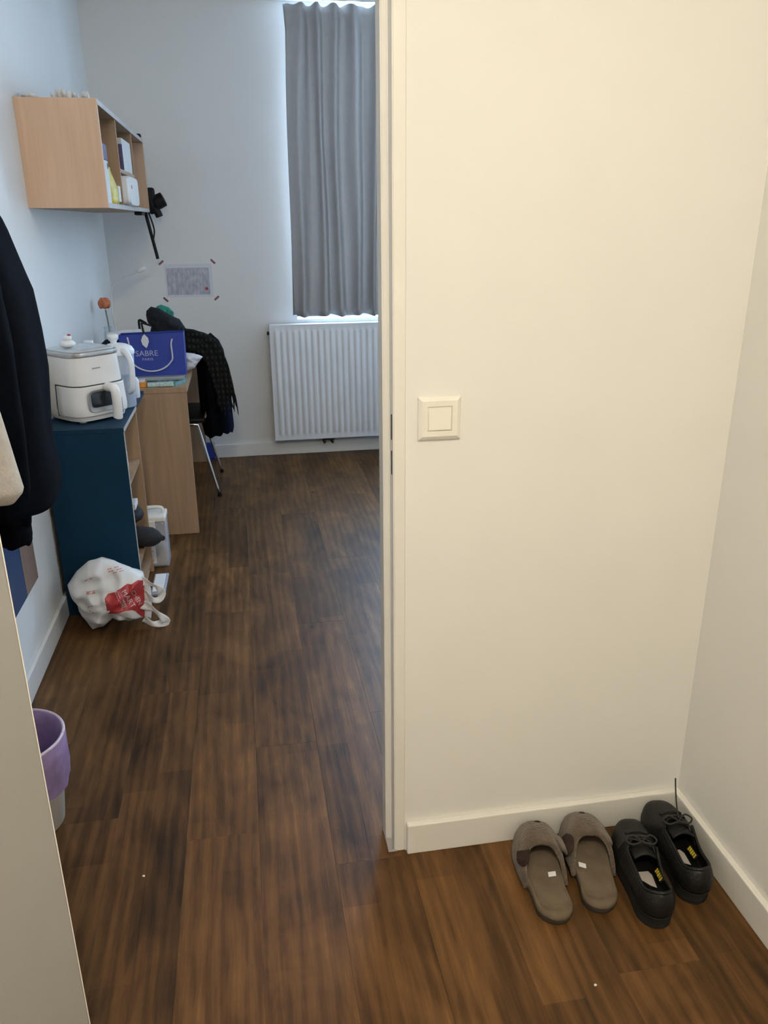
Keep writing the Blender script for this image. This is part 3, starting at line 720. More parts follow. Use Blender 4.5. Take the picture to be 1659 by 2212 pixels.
# ------------------------------------------------------------------ chair with garments
t = thing('desk_chair', 'black desk chair with slanted chrome legs', 'chair', (-.35, 4.74, 0))
finish('seat', B(-.58, -.24, 4.52, 4.96, .432, .462, bev=.012, seg=3), 'black', t, smooth=40)
for (tx, ty, bx_, by_) in ((-.285, 4.535, -.194, 4.507), (-.285, 4.945, -.188, 4.98), (-.54, 4.535, -.62, 4.50), (-.54, 4.945, -.62, 4.98)):
    bm = bmesh.new()
    tube(bm, smoothpath([(tx-.05 if tx > -.4 else tx+.05, ty, .426), (tx-.008 if tx > -.4 else tx+.008, ty, .422), (tx+.004 if tx > -.4 else tx-.004, ty, .405), ((tx+bx_)/2, (ty+by_)/2, .21), (bx_, by_, .012)], 4), .0085, 10)
    lg = finish('leg', bm, 'chrome', t, smooth=True)
    finish('foot_cap', lathe(bmesh.new(), [(.001, 0), (.012, 0), (.012, .016), (.001, .016)], (bx_, by_, 0), 12), 'black', lg, smooth=40)
for ys in (4.56, 4.92):
    bm = bmesh.new(); tube(bm, smoothpath([(-.27, ys, .44), (-.235, ys, .47), (-.215, ys, .60), (-.20, ys, .80)], 4), .009, 8)
    finish('back_post', bm, 'chrome', t, smooth=True)
finish('backrest', B(-.215, -.190, 4.535, 4.945, .58, .83, bev=.010, seg=3), 'black', t, smooth=40)
def garment(bm, secs, n=56, fold=.05, kf=9, seed=0., xmin=None):
    rings = []
    for (z, xc, rx, yc, ry) in secs:
        r_ = []
        for k in range(n):
            a = 2*math.pi*k/n
            q = 1+fold*math.sin(kf*a+seed+z*3.)+fold*1.2*noise.noise(Vector((math.cos(a)*1.6+seed, math.sin(a)*1.6, z*5)))
            x = xc+rx*q*math.cos(a); y = yc+ry*q*math.sin(a)
            if xmin is not None: x = max(x, xmin)
            r_.append((x, y, z+.006*math.sin(5*a+seed)))
        rings.append(r_)
    loft(bm, rings); return bm
def resample(secs, n=22):
    out = []
    for i in range(n+1):
        t_ = i/n*(len(secs)-1); a = min(int(t_), len(secs)-2); f = t_-a; f = f*f*(3-2*f)*.5+f*.5
        out.append(tuple(secs[a][k]*(1-f)+secs[a+1][k]*f for k in range(5)))
    return out
t = thing('draped_coat', 'black coat draped over the back of the desk chair', 'coat', (-.19, 4.74, .33))
finish('body', garment(bmesh.new(), resample([(.885, -.20, .035, 4.74, .12), (.86, -.20, .060, 4.73, .215), (.80, -.195, .082, 4.72, .235), (.66, -.185, .088, 4.72, .235), (.52, -.185, .088, 4.72, .22), (.40, -.19, .085, 4.73, .20), (.335, -.205, .060, 4.74, .17)]), fold=.05, kf=8, seed=2), 'coat', t, smooth=True)
finish('hanging_sleeve', garment(bmesh.new(), resample([(.62, -.135, .03, 4.62, .05), (.50, -.128, .036, 4.62, .055), (.38, -.125, .038, 4.63, .055), (.352, -.128, .034, 4.63, .05)], 10), n=28, fold=.05, kf=5), 'navy', t, smooth=True)
finish('collar', inflate(bmesh.new(), [(-.285, .80), (-.25, .85), (-.20, .885), (-.155, .87), (-.13, .80), (-.17, .76), (-.23, .75)], 4.49, .05, 6, .01, 20, 3), 'coat', t, smooth=True)
t = thing('plaid_scarf', 'dark plaid fringed scarf over the chair coat', 'scarf', (-.16, 4.45, .55))
def strip(bm, pts, n=8, wr=.006, seed=0):
    """pts: (centre, half-width vector)"""
    cs = smoothpath([p[0] for p in pts], n); ws = smoothpath([p[1] for p in pts], n)
    nn = 10; rows = []
    for i, (c_, w_) in enumerate(zip(cs, ws)):
        rows.append([bm.verts.new(c_+w_*(2*k/nn-1)+Vector((0, wr*math.sin(k*1.9+i*.12+seed)*2, wr*noise.noise(Vector((k*.7, i*.3, seed)))))) for k in range(nn+1)])
    for a, b in zip(rows, rows[1:]):
        for k in range(nn): bm.faces.new((a[k], a[k+1], b[k+1], b[k]))
    return rows
bm = bmesh.new()
rows = strip(bm, [((-.36, 4.40, .935), (.012, 0, .045)), ((-.27, 4.405, .905), (.02, 0, .055)), ((-.195, 4.41, .875), (.045, .0, .035)), ((-.155, 4.41, .80), (.052, 0, .012)), ((-.130, 4.415, .70), (.050, 0, .004)), ((-.112, 4.42, .60), (.046, 0, .0))], 8, .005)
finish('cloth', bm, 'scarf', t, smooth=True, solid=.010)
bm = bmesh.new()
for k in range(15):
    x = -.158+.092*k/14; ln = random.uniform(.06, .115)
    tube(bm, smoothpath([(x, 4.42, .61), (x+random.uniform(-.004, .008), 4.42, .57), (x+random.uniform(-.002, .016), 4.42, .60-ln)], 3), [.0045]*4+[.004, .003, .0015], 6)
finish('fringe', bm, 'scarf', t, smooth=True)
tag(finish('blue_pouch', B(-.335, -.235, 5.285, 5.315, 0, .115, bev=.010, seg=3), 'bagblue', smooth=40), 'small blue bag on the floor behind the chair', 'bag')

# ------------------------------------------------------------------ air fryer
t = thing('air_fryer', 'white air fryer with a windowed drawer on the blue cabinet', 'air fryer', (-.632, 3.312, CZ), rz=R(43))
def body_ring(z, off=0.):
    k = z/.285
    a = .125 - .014*k; a = a*(1-.10*max(0, (.05-z)/.05)**1.6)
    return sring(z, a+off, a*1.02+off, 4.2, 72)
bm = bmesh.new(); loft(bm, [body_ring(z) for z in (.010, .016, .026, .04, .06, .10, .15, .20, .245, .252)])
finish('body', bm, 'cream', t, smooth=50, world=False)
bm = bmesh.new(); loft(bm, [body_ring(.253, .0005), body_ring(.256, .0022), body_ring(.268, .0015), body_ring(.272, -.004)])
finish('rim', bm, 'silver', t, smooth=50, world=False)
bm = bmesh.new(); loft(bm, [body_ring(.2722, -.005), body_ring(.276, -.010), body_ring(.279, -.03), body_ring(.280, -.08)])
finish('lid', bm, 'lidgrey', t, smooth=True, world=False)
for sx in (-.075, .075):
    for sy in (-.075, .075): finish('foot', lathe(bmesh.new(), [(.001, 0), (.014, 0), (.014, .012), (.001, .012)], (sx, sy, 0), 12), 'white', t, world=False)
# drawer front: skin of the front third, slightly proud
bm = bmesh.new()
def skin(off, zs_, k0=.50, k1=.99, n=40):
    out = []
    for z in zs_:
        full = body_ring(z, off); row_ = []
        m_f = len(full)
        for i in range(n+1):
            f = (k0+(k1-k0)*i/n)*m_f; a = int(f) % m_f; b = (a+1) % m_f; q = f-int(f)
            row_.append(tuple(full[a][c_]*(1-q)+full[b][c_]*q for c_ in range(3)))
        out.append(row_)
    return out
zz_ = (.028, .032, .05, .08, .11, .138, .142)
rows = skin(.0035, zz_); loft(bm, rows, cap=False, closed=False)
finish('drawer_front', bm, 'cream', t, smooth=50, world=False, solid=.004)
bm = bmesh.new(); loft(bm, skin(.0012, (.144, .1475)), cap=False, closed=False); 
loft(bm, skin(.0018, (.024, .06, .1475), .4955, .4995, 2), cap=False, closed=False)
loft(bm, skin(.0018, (.024, .06, .1475), .991, 1.003, 2), cap=False, closed=False)
finish('drawer_seam', bm, 'dark', t, smooth=50, world=False, solid=.001)
fy = -.1290
fr = finish('window_frame', None or (lambda b: (loft(b, [[(x, fy-.002-.0, z) for (x, z, _) in [(p[0]-.008, p[1]+.086, 0) for p in sring(0, .070, .044, 5, 40)]],
     [(x, fy-.0055, z) for (x, z) in [(p[0]-.008, p[1]+.086) for p in sring(0, .068, .042, 5, 40)]],
     [(x, fy-.0020, z) for (x, z) in [(p[0]-.008, p[1]+.090) for p in sring(0, .056, .031, 6, 40)]]]), b)[1])(bmesh.new()), 'silver', t, smooth=40, world=False)
bm = bmesh.new(); loft(bm, [[(p[0]-.008, fy-.0022, p[1]+.090) for p in sring(0, .055, .030, 6, 40)], [(p[0]-.008, fy-.0032, p[1]+.090) for p in sring(0, .054, .029, 6, 40)]])
finish('window_pane', bm, 'darkglass', fr, smooth=40, world=False)
bm = bmesh.new()
hp = smoothpath([(.012, fy-.004, .132), (.012, fy-.030, .134), (.012, fy-.050, .126), (.012, fy-.056, .10), (.012, fy-.055, .06), (.012, fy-.052, .028), (.012, fy-.050, .020)], 4)
tube(bm, hp, [.017]*6+[.020]*8+[.021]*8+[.018, .014, .010], 16, flat=(.55, 1.0)) if False else tube(bm, hp, .0185, 16)
hd = finish('handle', bm, 'cream', t, smooth=True, world=False)
finish('handle_inlay', B(.031, .0325, fy-.062, fy-.048, .035, .095, bev=.0005), 'greyslab', hd, world=False)
for i in range(6): finish('logo_stroke', B(-.034+i*.0062, -.0295+i*.0062, -.1185, -.1168, .2065, .2108), 'greyslab', t, world=False)
for o in t.children:
    if o.name.startswith('logo_stroke'): pass
t2 = thing('cake_toy', 'white toy dollop with a red top on the air fryer lid', 'toy', (-.668, 3.275, CZ+.2802))
bm = bmesh.new(); blob(bm, (-.668, 3.275, CZ+.2952), (.031, .026, .0148), .06, 2); finish('lower_dollop', bm, 'white2', t2, smooth=True)
bm = bmesh.new(); blob(bm, (-.665, 3.275, CZ+.317), (.0165, .015, .012), .08, 2); finish('upper_dollop', bm, 'white2', t2, smooth=True)
bm = bmesh.new(); blob(bm, (-.658, 3.272, CZ+.3285), (.007, .007, .004), .05, 2, 2); finish('red_top', bm, 'redmark', t2, smooth=True)

# ------------------------------------------------------------------ filter jug
jx, jy = -.516, 3.477
t = thing('filter_jug', 'clear water filter jug with white lid and handle', 'jug', (jx, jy, CZ))
def jr(z, a, b, n=40): return sring(z, a, b, 2.6, n, jx, jy, R(-35))
bm = bmesh.new(); loft(bm, [jr(CZ+z, a, b) for z, a, b in ((.001, .048, .040), (.006, .052, .044), (.10, .056, .048), (.19, .061, .052), (.225, .063, .054))], cap=False)
bm.verts.ensure_lookup_table(); bm.faces.new(bm.verts[:40][::-1])
finish('body', bm, 'jug', t, smooth=True)
bm = bmesh.new(); loft(bm, [jr(CZ+z, a, b) for z, a, b in ((.14, .045, .036), (.20, .055, .046), (.224, .056, .047))]); finish('filter_funnel', bm, 'juglid', t, smooth=40)
bm = bmesh.new(); loft(bm, [jr(CZ+z, a, b) for z, a, b in ((.222, .066, .056), (.236, .067, .057), (.252, .058, .048), (.262, .036, .030), (.265, .020, .018))]); finish('lid', bm, 'juglid', t, smooth=50)
finish('knob', lathe(bmesh.new(), [(.012, .264), (.013, .272), (.021, .284), (.022, .296), (.016, .302), (.001, .303)], (jx-.012, jy, CZ), 20), 'juglid', t, smooth=50)
bm = bmesh.new()
hp = smoothpath([(jx+.020, jy-.045, CZ+.238), (jx+.040, jy-.068, CZ+.236), (jx+.058, jy-.088, CZ+.205), (jx+.060, jy-.092, CZ+.15), (jx+.055, jy-.086, CZ+.095), (jx+.040, jy-.066, CZ+.075)], 5)
tube(bm, hp, .0125, 12); finish('handle', bm, 'juglid', t, smooth=True)
tag(finish('white_bottle', lathe(bmesh.new(), [(.001, 0), (.022, 0), (.024, .01), (.024, .075), (.016, .09), (.001, .092)], (-.492, 3.66, CZ), 20), 'juglid', smooth=50), 'small white bottle behind the filter jug', 'bottle')
tag(finish('white_pot', lathe(bmesh.new(), [(.001, 0), (.036, 0), (.040, .02), (.040, .215), (.022, .235), (.020, .255), (.001, .256)], (-.660, 3.66, CZ), 20), 'juglid', smooth=50), 'tall white pot with a round lid behind the air fryer', 'pot')

# ------------------------------------------------------------------ coats on the left wall
t = thing('coat_rack', 'blue and beech wall panel with coat hooks', 'coat rack', (XL, 2.3, .32))
finish('blue_panel', B(XL+.001, XL+.014, 1.72, 2.600, .32, 1.85, bev=.001), 'bluewall', t)
finish('beech_panel', B(XL+.001, XL+.014, 2.601, 2.758, .32, 1.85, bev=.001), 'beechwall', t)
for yy in (1.90, 2.25, 2.5):
    bm = bmesh.new(); tube(bm, smoothpath([(XL+.014, yy, 1.66), (XL+.06, yy, 1.655), (XL+.085, yy, 1.685)], 4), .007, 8); finish('hook', bm, 'chrome', t, smooth=True)
t = thing('hanging_coat', 'long black coat hanging from the wall rack', 'coat', (-.66, 2.25, .78))
finish('body', garment(bmesh.new(), resample([(1.665, -.70, .030, 2.25, .05), (1.62, -.69, .055, 2.25, .10), (1.50, -.67, .090, 2.25, .16), (1.33, -.665, .128, 2.25, .215), (1.13, -.665, .134, 2.25, .22), (.95, -.66, .118, 2.25, .215), (.83, -.66, .125, 2.26, .22), (.775, -.66, .118, 2.26, .215)], 26), fold=.035, kf=7, seed=1, xmin=-.765), 'coat', t, smooth=True)
bm = garment(bmesh.new(), resample([(1.54, -.665, .040, 2.17, .05), (1.42, -.625, .056, 2.11, .062), (1.22, -.608, .058, 2.085, .062), (1.0, -.612, .055, 2.085, .060), (.85, -.625, .050, 2.115, .056), (.745, -.640, .046, 2.14, .053)], 22), n=28, fold=.04, kf=5)
finish('sleeve', bm, 'coat', t, smooth=True)
bm = garment(bmesh.new(), resample([(.744, -.640, .044, 2.14, .051), (.70, -.640, .043, 2.14, .050), (.690, -.640, .040, 2.14, .046)], 5), n=28, fold=.03, kf=14)
finish('cuff', bm, 'coat', t, smooth=True)
finish('collar', blob(bmesh.new(), (-.70, 2.25, 1.655), (.045, .085, .040), .2, 2.5, 3, 2.), 'coat', t, smooth=True)
t = thing('cream_jacket', 'cream fleece jacket hanging in front of the black coat', 'jacket', (-.66, 1.86, .88))
finish('body', garment(bmesh.new(), resample([(1.665, -.70, .03, 1.86, .04), (1.60, -.69, .05, 1.86, .08), (1.40, -.67, .065, 1.87, .12), (1.18, -.655, .092, 1.87, .13), (1.00, -.655, .112, 1.88, .13), (.92, -.655, .122, 1.88, .128), (.895, -.655, .100, 1.88, .11)], 22), fold=.045, kf=6, seed=5, xmin=-.765), 'creamcoat', t, smooth=True)
finish('sleeve', garment(bmesh.new(), resample([(1.54, -.675, .036, 1.80, .045), (1.40, -.650, .048, 1.765, .055), (1.20, -.635, .050, 1.755, .055), (1.02, -.635, .047, 1.76, .052), (.965, -.637, .043, 1.762, .048)], 18), n=32, fold=.05, kf=5, seed=3), 'creamcoat', t, smooth=True)
finish('collar', blob(bmesh.new(), (-.70, 1.86, 1.655), (.042, .075, .038), .2, 2.5, 3, 5.), 'creamcoat', t, smooth=True)

# ------------------------------------------------------------------ bin
bx0, by0 = -.649, 1.848
t = thing('waste_bin', 'small white waste bin with a lilac bin liner', 'bin', (bx0, by0, 0))
bm = bmesh.new(); lathe(bm, [(.001, .002), (.088, 0), (.095, .008), (.124, .262), (.121, .262), (.092, .012), (.001, .010)], (bx0, by0, 0), 48); finish('bucket', bm, 'bin', t, smooth=50)
bm = bmesh.new(); rings = []
for r_, z, wv in ((.124, .135, .004), (.1275, .18, .003), (.129, .22, .002), (.130, .268, .0008), (.1205, .270, .0008), (.112, .22, .004), (.100, .12, .008), (.08, .05, .008)):
    rings.append([(bx0+(r_+wv*math.sin(11*a+z*30)*.4+(wv*1.2*abs(noise.noise(Vector((a*4, z*20, 2)))) if r_ > .12 else -wv*abs(noise.noise(Vector((a*3, z*20, 7))))))*math.cos(a), by0+(r_+wv*.5*math.sin(7*a))*math.sin(a), z+(.03*noise.noise(Vector((math.cos(a)*2, math.sin(a)*2, 5))) if z < .15 and r_ > .12 else 0)) for a in [2*math.pi*k/64 for k in range(64)]])
loft(bm, rings, cap=False); finish('liner', bm, 'liner', t, smooth=True)
bm = bmesh.new(); tube(bm, [(bx0+.126*math.cos(a), by0+.126*math.sin(a), .271) for a in [2*math.pi*k/48 for k in range(49)]], .0042, 8); finish('rim', bm, 'linerrim', t, smooth=True)

# ------------------------------------------------------------------ carrier bag
t = thing('carrier_bag', 'crumpled white plastic carrier bag with red shop print', 'bag', (-.57, 2.90, 0))
ol = [(-.727, .194), (-.686, .249), (-.639, .287), (-.595, .295), (-.546, .281), (-.489, .251), (-.441, .214), (-.436, .168), (-.441, .098), (-.447, .032), (-.478, .036), (-.505, .026), (-.547, .042), (-.573, .046), (-.612, .016), (-.657, .002), (-.68, .036), (-.70, .078), (-.702, .113), (-.716, .148)]
bm = inflate(bmesh.new(), ol, 2.955, .105, 20, .034, 11, 6., back=.06, sub=6, sharp=.55)
bvh = BVHTree.FromBMesh(bm)
finish('body', bm, 'bagplastic', t, smooth=True)
CAMP = Vector((0, 0, CAMH))
def on_bag(px, py, off=.0015):
    d = (rgt*((px-829.5)/FPX)-upv*((py-1106)/FPX)+fwd).normalized()
    h = bvh.ray_cast(CAMP, d)
    if h[0] is None:
        k = 2.93/d.y; return CAMP+d*k
    return h[0]-d*off
def in_poly(p, poly):
    c_ = False; j = len(poly)-1
    for i in range(len(poly)):
        a, b = poly[i], poly[j]
        if (a[1] > p[1]) != (b[1] > p[1]) and p[0] < (b[0]-a[0])*(p[1]-a[1])/(b[1]-a[1])+a[0]: c_ = not c_
        j = i
    return c_
red = [(225.8, 1293.5), (233, 1283), (248, 1279), (262, 1270), (275, 1261), (283.6, 1262.4), (290, 1258), (298, 1253), (311.5, 1254), (314.5, 1287), (314, 1328), (309.5, 1334), (297.4, 1325), (292, 1319.6), (283.7, 1318), (270.6, 1320), (257.6, 1325), (233, 1326)]
cxr, cyr = 278, 1295
bm = bmesh.new(); prev = None
dense = []
for i in range(len(red)):
    a, b = red[i], red[(i+1) % len(red)]
    for k in range(5): dense.append((a[0]+(b[0]-a[0])*k/5, a[1]+(b[1]-a[1])*k/5))
for s in [k/24 for k in range(24, 0, -1)]:
    ring = [bm.verts.new(on_bag(cxr+(p[0]-cxr)*s, cyr+(p[1]-cyr)*s)) for p in dense]
    if prev:
        for i in range(len(ring)):
            j = (i+1) % len(ring); bm.faces.new((prev[i], prev[j], ring[j], ring[i]))
    prev = ring
bm.faces.new(prev)
finish('red_print', bm, 'bagred', t, smooth=True)
def bag_text(body, p0, e1, e2, length, height, name='lettering'):
    tb = text_bm(body, 1.0)
    bmesh.ops.subdivide_edges(tb, edges=[e for e in tb.edges if e.calc_length() > .2], cuts=2)
    wv = max(v.co.x for v in tb.verts); hv = max(v.co.y for v in tb.verts)
    for v in tb.verts:
        u, q = v.co.x/wv*length, v.co.y/hv*height
        v.co = on_bag(p0[0]+e1[0]*u+e2[0]*q, p0[1]+e1[1]*u+e2[1]*q, .0028)
    finish(name, tb, 'bagwhite', t)
e1 = (.54, .84); e2 = (.84, -.54)
bag_text('CHEN', (281.5, 1278.5), e1, e2, 34, 10)
bag_text('MART', (261.5, 1278), e1, e2, 43, 11)
bm = bmesh.new()
for (u0, u1, q0, q1) in [(0, 1.6, 0, 7), (3, 4.2, 0, 10), (5.2, 6.4, 0, 11), (7.6, 8.8, 1, 12), (10, 11.4, 0, 12), (12.6, 13.8, 0, 12), (15.5, 17, 0, 13), (19, 20.4, 0, 13), (22, 23.2, 2, 12), (24.5, 26, 0, 13), (28, 29.2, 1, 13), (31, 32.6, 0, 12), (34.5, 36, 0, 12), (3, 16, 5, 6.4), (19, 36, 9, 10.4), (22, 33, 3, 4.2)]:
    vs_ = [bm.verts.new(on_bag(247.5+e1[0]*.62*u+(.30)*u*.0+q*.95+u*.10, 1279+u*1.0*.95-q*.30, .0028)) for u, q in ((u0, q0), (u1, q0), (u1, q1), (u0, q1))]
    bm.faces.new(vs_)
finish('lettering', bm, 'bagwhite', t)
bm = bmesh.new()
for (x0, y0, x1, y1, h) in ((232, 1229, 262, 1221, 2.2), (234, 1234, 270, 1225, 2.2), (244, 1237, 272, 1230, 1.8), (183, 1254, 203, 1246, 2.2), (187, 1278, 206, 1275, 7), (190, 1311, 202, 1307, 2.5), (192, 1318, 206, 1324, 2.5)):
    nseg = 6
    for k in range(nseg):
        if (k % 3) == 2 and h < 3: continue
        a, b = k/nseg, (k+.8)/nseg
        P = [(x0+(x1-x0)*a, y0+(y1-y0)*a), (x0+(x1-x0)*b, y0+(y1-y0)*b)]
        bm.faces.new([bm.verts.new(on_bag(*q)) for q in (P[0], P[1], (P[1][0], P[1][1]+h), (P[0][0], P[0][1]+h))])
finish('small_print', bm, 'pinkprint', t)
def band(pts, half, y0):
    """handle: a flat ring of film, outline pairs outer/inner"""
    bm = bmesh.new(); cs = smoothpath([(x, y0, z) for x, z in pts], 5); rows_ = []
    for i, p in enumerate(cs):
        d = (cs[min(i+1, len(cs)-1)]-cs[max(i-1, 0)]).normalized(); nn = Vector((-d.z, 0, d.x))
        hw = half*(1+.25*math.sin(i*.5))
        rows_.append([bm.verts.new(p+nn*hw*s+Vector((0, .010*math.sin(i*.45+s*1.4)-.004*abs(s), 0))) for s in (-1, -.5, 0, .5, 1)])
    for a, b in zip(rows_, rows_[1:]):
        for k in range(4): bm.faces.new((a[k], a[k+1], b[k+1], b[k]))
    return bm
finish('handle', band([(-.455, .205), (-.425, .186), (-.392, .172), (-.378, .142), (-.390, .116), (-.415, .118), (-.445, .150)], .012, 2.93), 'bagplastic', t, smooth=True, solid=.0012)
finish('handle', band([(-.455, .105), (-.425, .085), (-.395, .058), (-.372, .020), (-.395, .016), (-.425, .018), (-.455, .040)], .013, 2.92), 'bagplastic', t, smooth=True, solid=.0012)
finish('film_web', inflate(bmesh.new(), [(-.455, .21), (-.428, .192), (-.418, .16), (-.420, .11), (-.425, .06), (-.432, .022), (-.46, .03)], 2.94, .012, 5, .006, 30, 3), 'bagplastic', t, smooth=True)

# ------------------------------------------------------------------ slippers
def halfw(y, L, wh, wa, wb):
    """half width of a foot-shaped sole, y from heel 0 to toe L"""
    t_ = y/L
    if t_ < .16: return wh*math.sqrt(max(0, 1-((.16-t_)/.16)**2))
    if t_ < .66:
        k = (t_-.16)/.50; k = k*k*(3-2*k); return wh+(wb-wh)*k - wa*math.sin(math.pi*(t_-.16)/.50)
    return wb*max(0, 1-((t_-.66)/.34)**2.6)**.5
def outline(L, wh, wa, wb, bend, off=0., n=30):
    ys = [L*.5*(1-math.cos(math.pi*k/n)) for k in range(n+1)]
    c_ = lambda y: bend*math.sin(math.pi*min(1, max(0, y/L)))
    l = [(c_(y)-halfw(y, L, wh, wa, wb)*(1+off/wb), y) for y in ys]; r_ = [(c_(y)+halfw(y, L, wh, wa, wb)*(1+off/wb), y) for y in reversed(ys)]
    return l+r_[1:-1]
def slab(bm, ol, zs_, cxy):
    loft(bm, [[(cxy[0]+(x-cxy[0])*s, cxy[1]+(y-cxy[1])*s, z) for x, y in ol] for z, s in zs_]); return bm
def slipper(loc, rz, side, label):
    t = thing('plush_slipper', label, 'slipper', loc, 'plush slippers by the wall', rz)
    L, wh, wa, wb, bend = .268, .041, .003, .050, .006*side
    ol = outline(L, wh, wa, wb, bend); c_ = (0, L/2)
    bm = slab(bmesh.new(), ol, [(0, .975), (.004, 1.0), (.012, 1.01), (.014, 1.0)], c_); finish('sole', bm, 'solebr', t, smooth=50, world=False)
    bm = slab(bmesh.new(), ol, [(.0142, 1.0), (.019, 1.035), (.027, 1.035), (.032, .99), (.033, .93), (.029, .88), (.028, .80)], c_); finish('insole', bm, 'insole', t, smooth=True, world=False)
    # upper: arch over the front half
    bm = bmesh.new(); NT, NS = 36, 16; rows_ = []
    for j in range(NT+1):
        th = math.pi*j/NT; row_ = []
        ye = .098+.062*math.sin(th)**1.3
        for i in range(NS+1):
            y = ye+(L+.008-ye)*(1-(1-i/NS)**1.6)
            yy = min(y, L-.0005) if i < NS else L+.008
            hw = halfw(min(yy, L*.999), L, wh, wa, wb)*1.03+.005
            tt = max(0, (y-.66*L)/(L+.008-.66*L))
            hgt = (.060+.014*math.sin(math.pi*min(1, (y-.09)/.13)*.6))*max(0.0, 1-tt**3.2)**.6
            hw2 = hw if i < NS else .012
            x = bend*math.sin(math.pi*min(1, y/L))-hw2*math.copysign(abs(math.cos(th))**.75, math.cos(th))
            z = .015+max(hgt, .004)*math.sin(th)**.8
            q = Vector((x*60, y*60, z*60)); z += .0022*noise.noise(q)*math.sin(th); x += .0012*noise.noise(q+Vector((5, 5, 5)))
            row_.append(bm.verts.new((x, y, z)))
        rows_.append(row_)
    for a, b in zip(rows_, rows_[1:]):
        for i in range(NS): bm.faces.new((a[i], a[i+1], b[i+1], b[i]))
    up_ = finish('upper', bm, 'fur', t, smooth=True, world=False, solid=.010)
    # dark ear patches on both sides, small dark nose at the toe
    for s in (-1, 1):
        bm = bmesh.new(); blob(bm, (0, 0, 0), (.0065, .035, .021), .10, 3, 3, s)
        o = finish('ear', bm, 'furdark' if s == -1 else 'fur', up_, smooth=True, world=False); o.location = (s*.0505, .150 if s < 0 else .178, .066); o.rotation_euler = (R(-8), R(-42*s), R(8*s))
    bm = bmesh.new(); blob(bm, (0, 0, 0), (.010, .006, .0045), .1, 2, 2); o = finish('nose', bm, 'furdark', up_, smooth=True, world=False); o.location = (.004, .238, .081)
    tg = finish('size_tag', B(-.009, .009, -.007, .007, .0325, .0338), 'white2', t, world=False)
    tg.location = (.022 if side < 0 else -.027, .118, 0); tg.rotation_euler = (0, R(-14 if side < 0 else 14), R(-8))
    return t
slipper((.616, 1.288, 0), R(-6), -1, 'brown plush slipper standing left of its pair')
slipper((.724, 1.300, 0), R(-9.5), 1, 'brown plush slipper next to the black shoes')

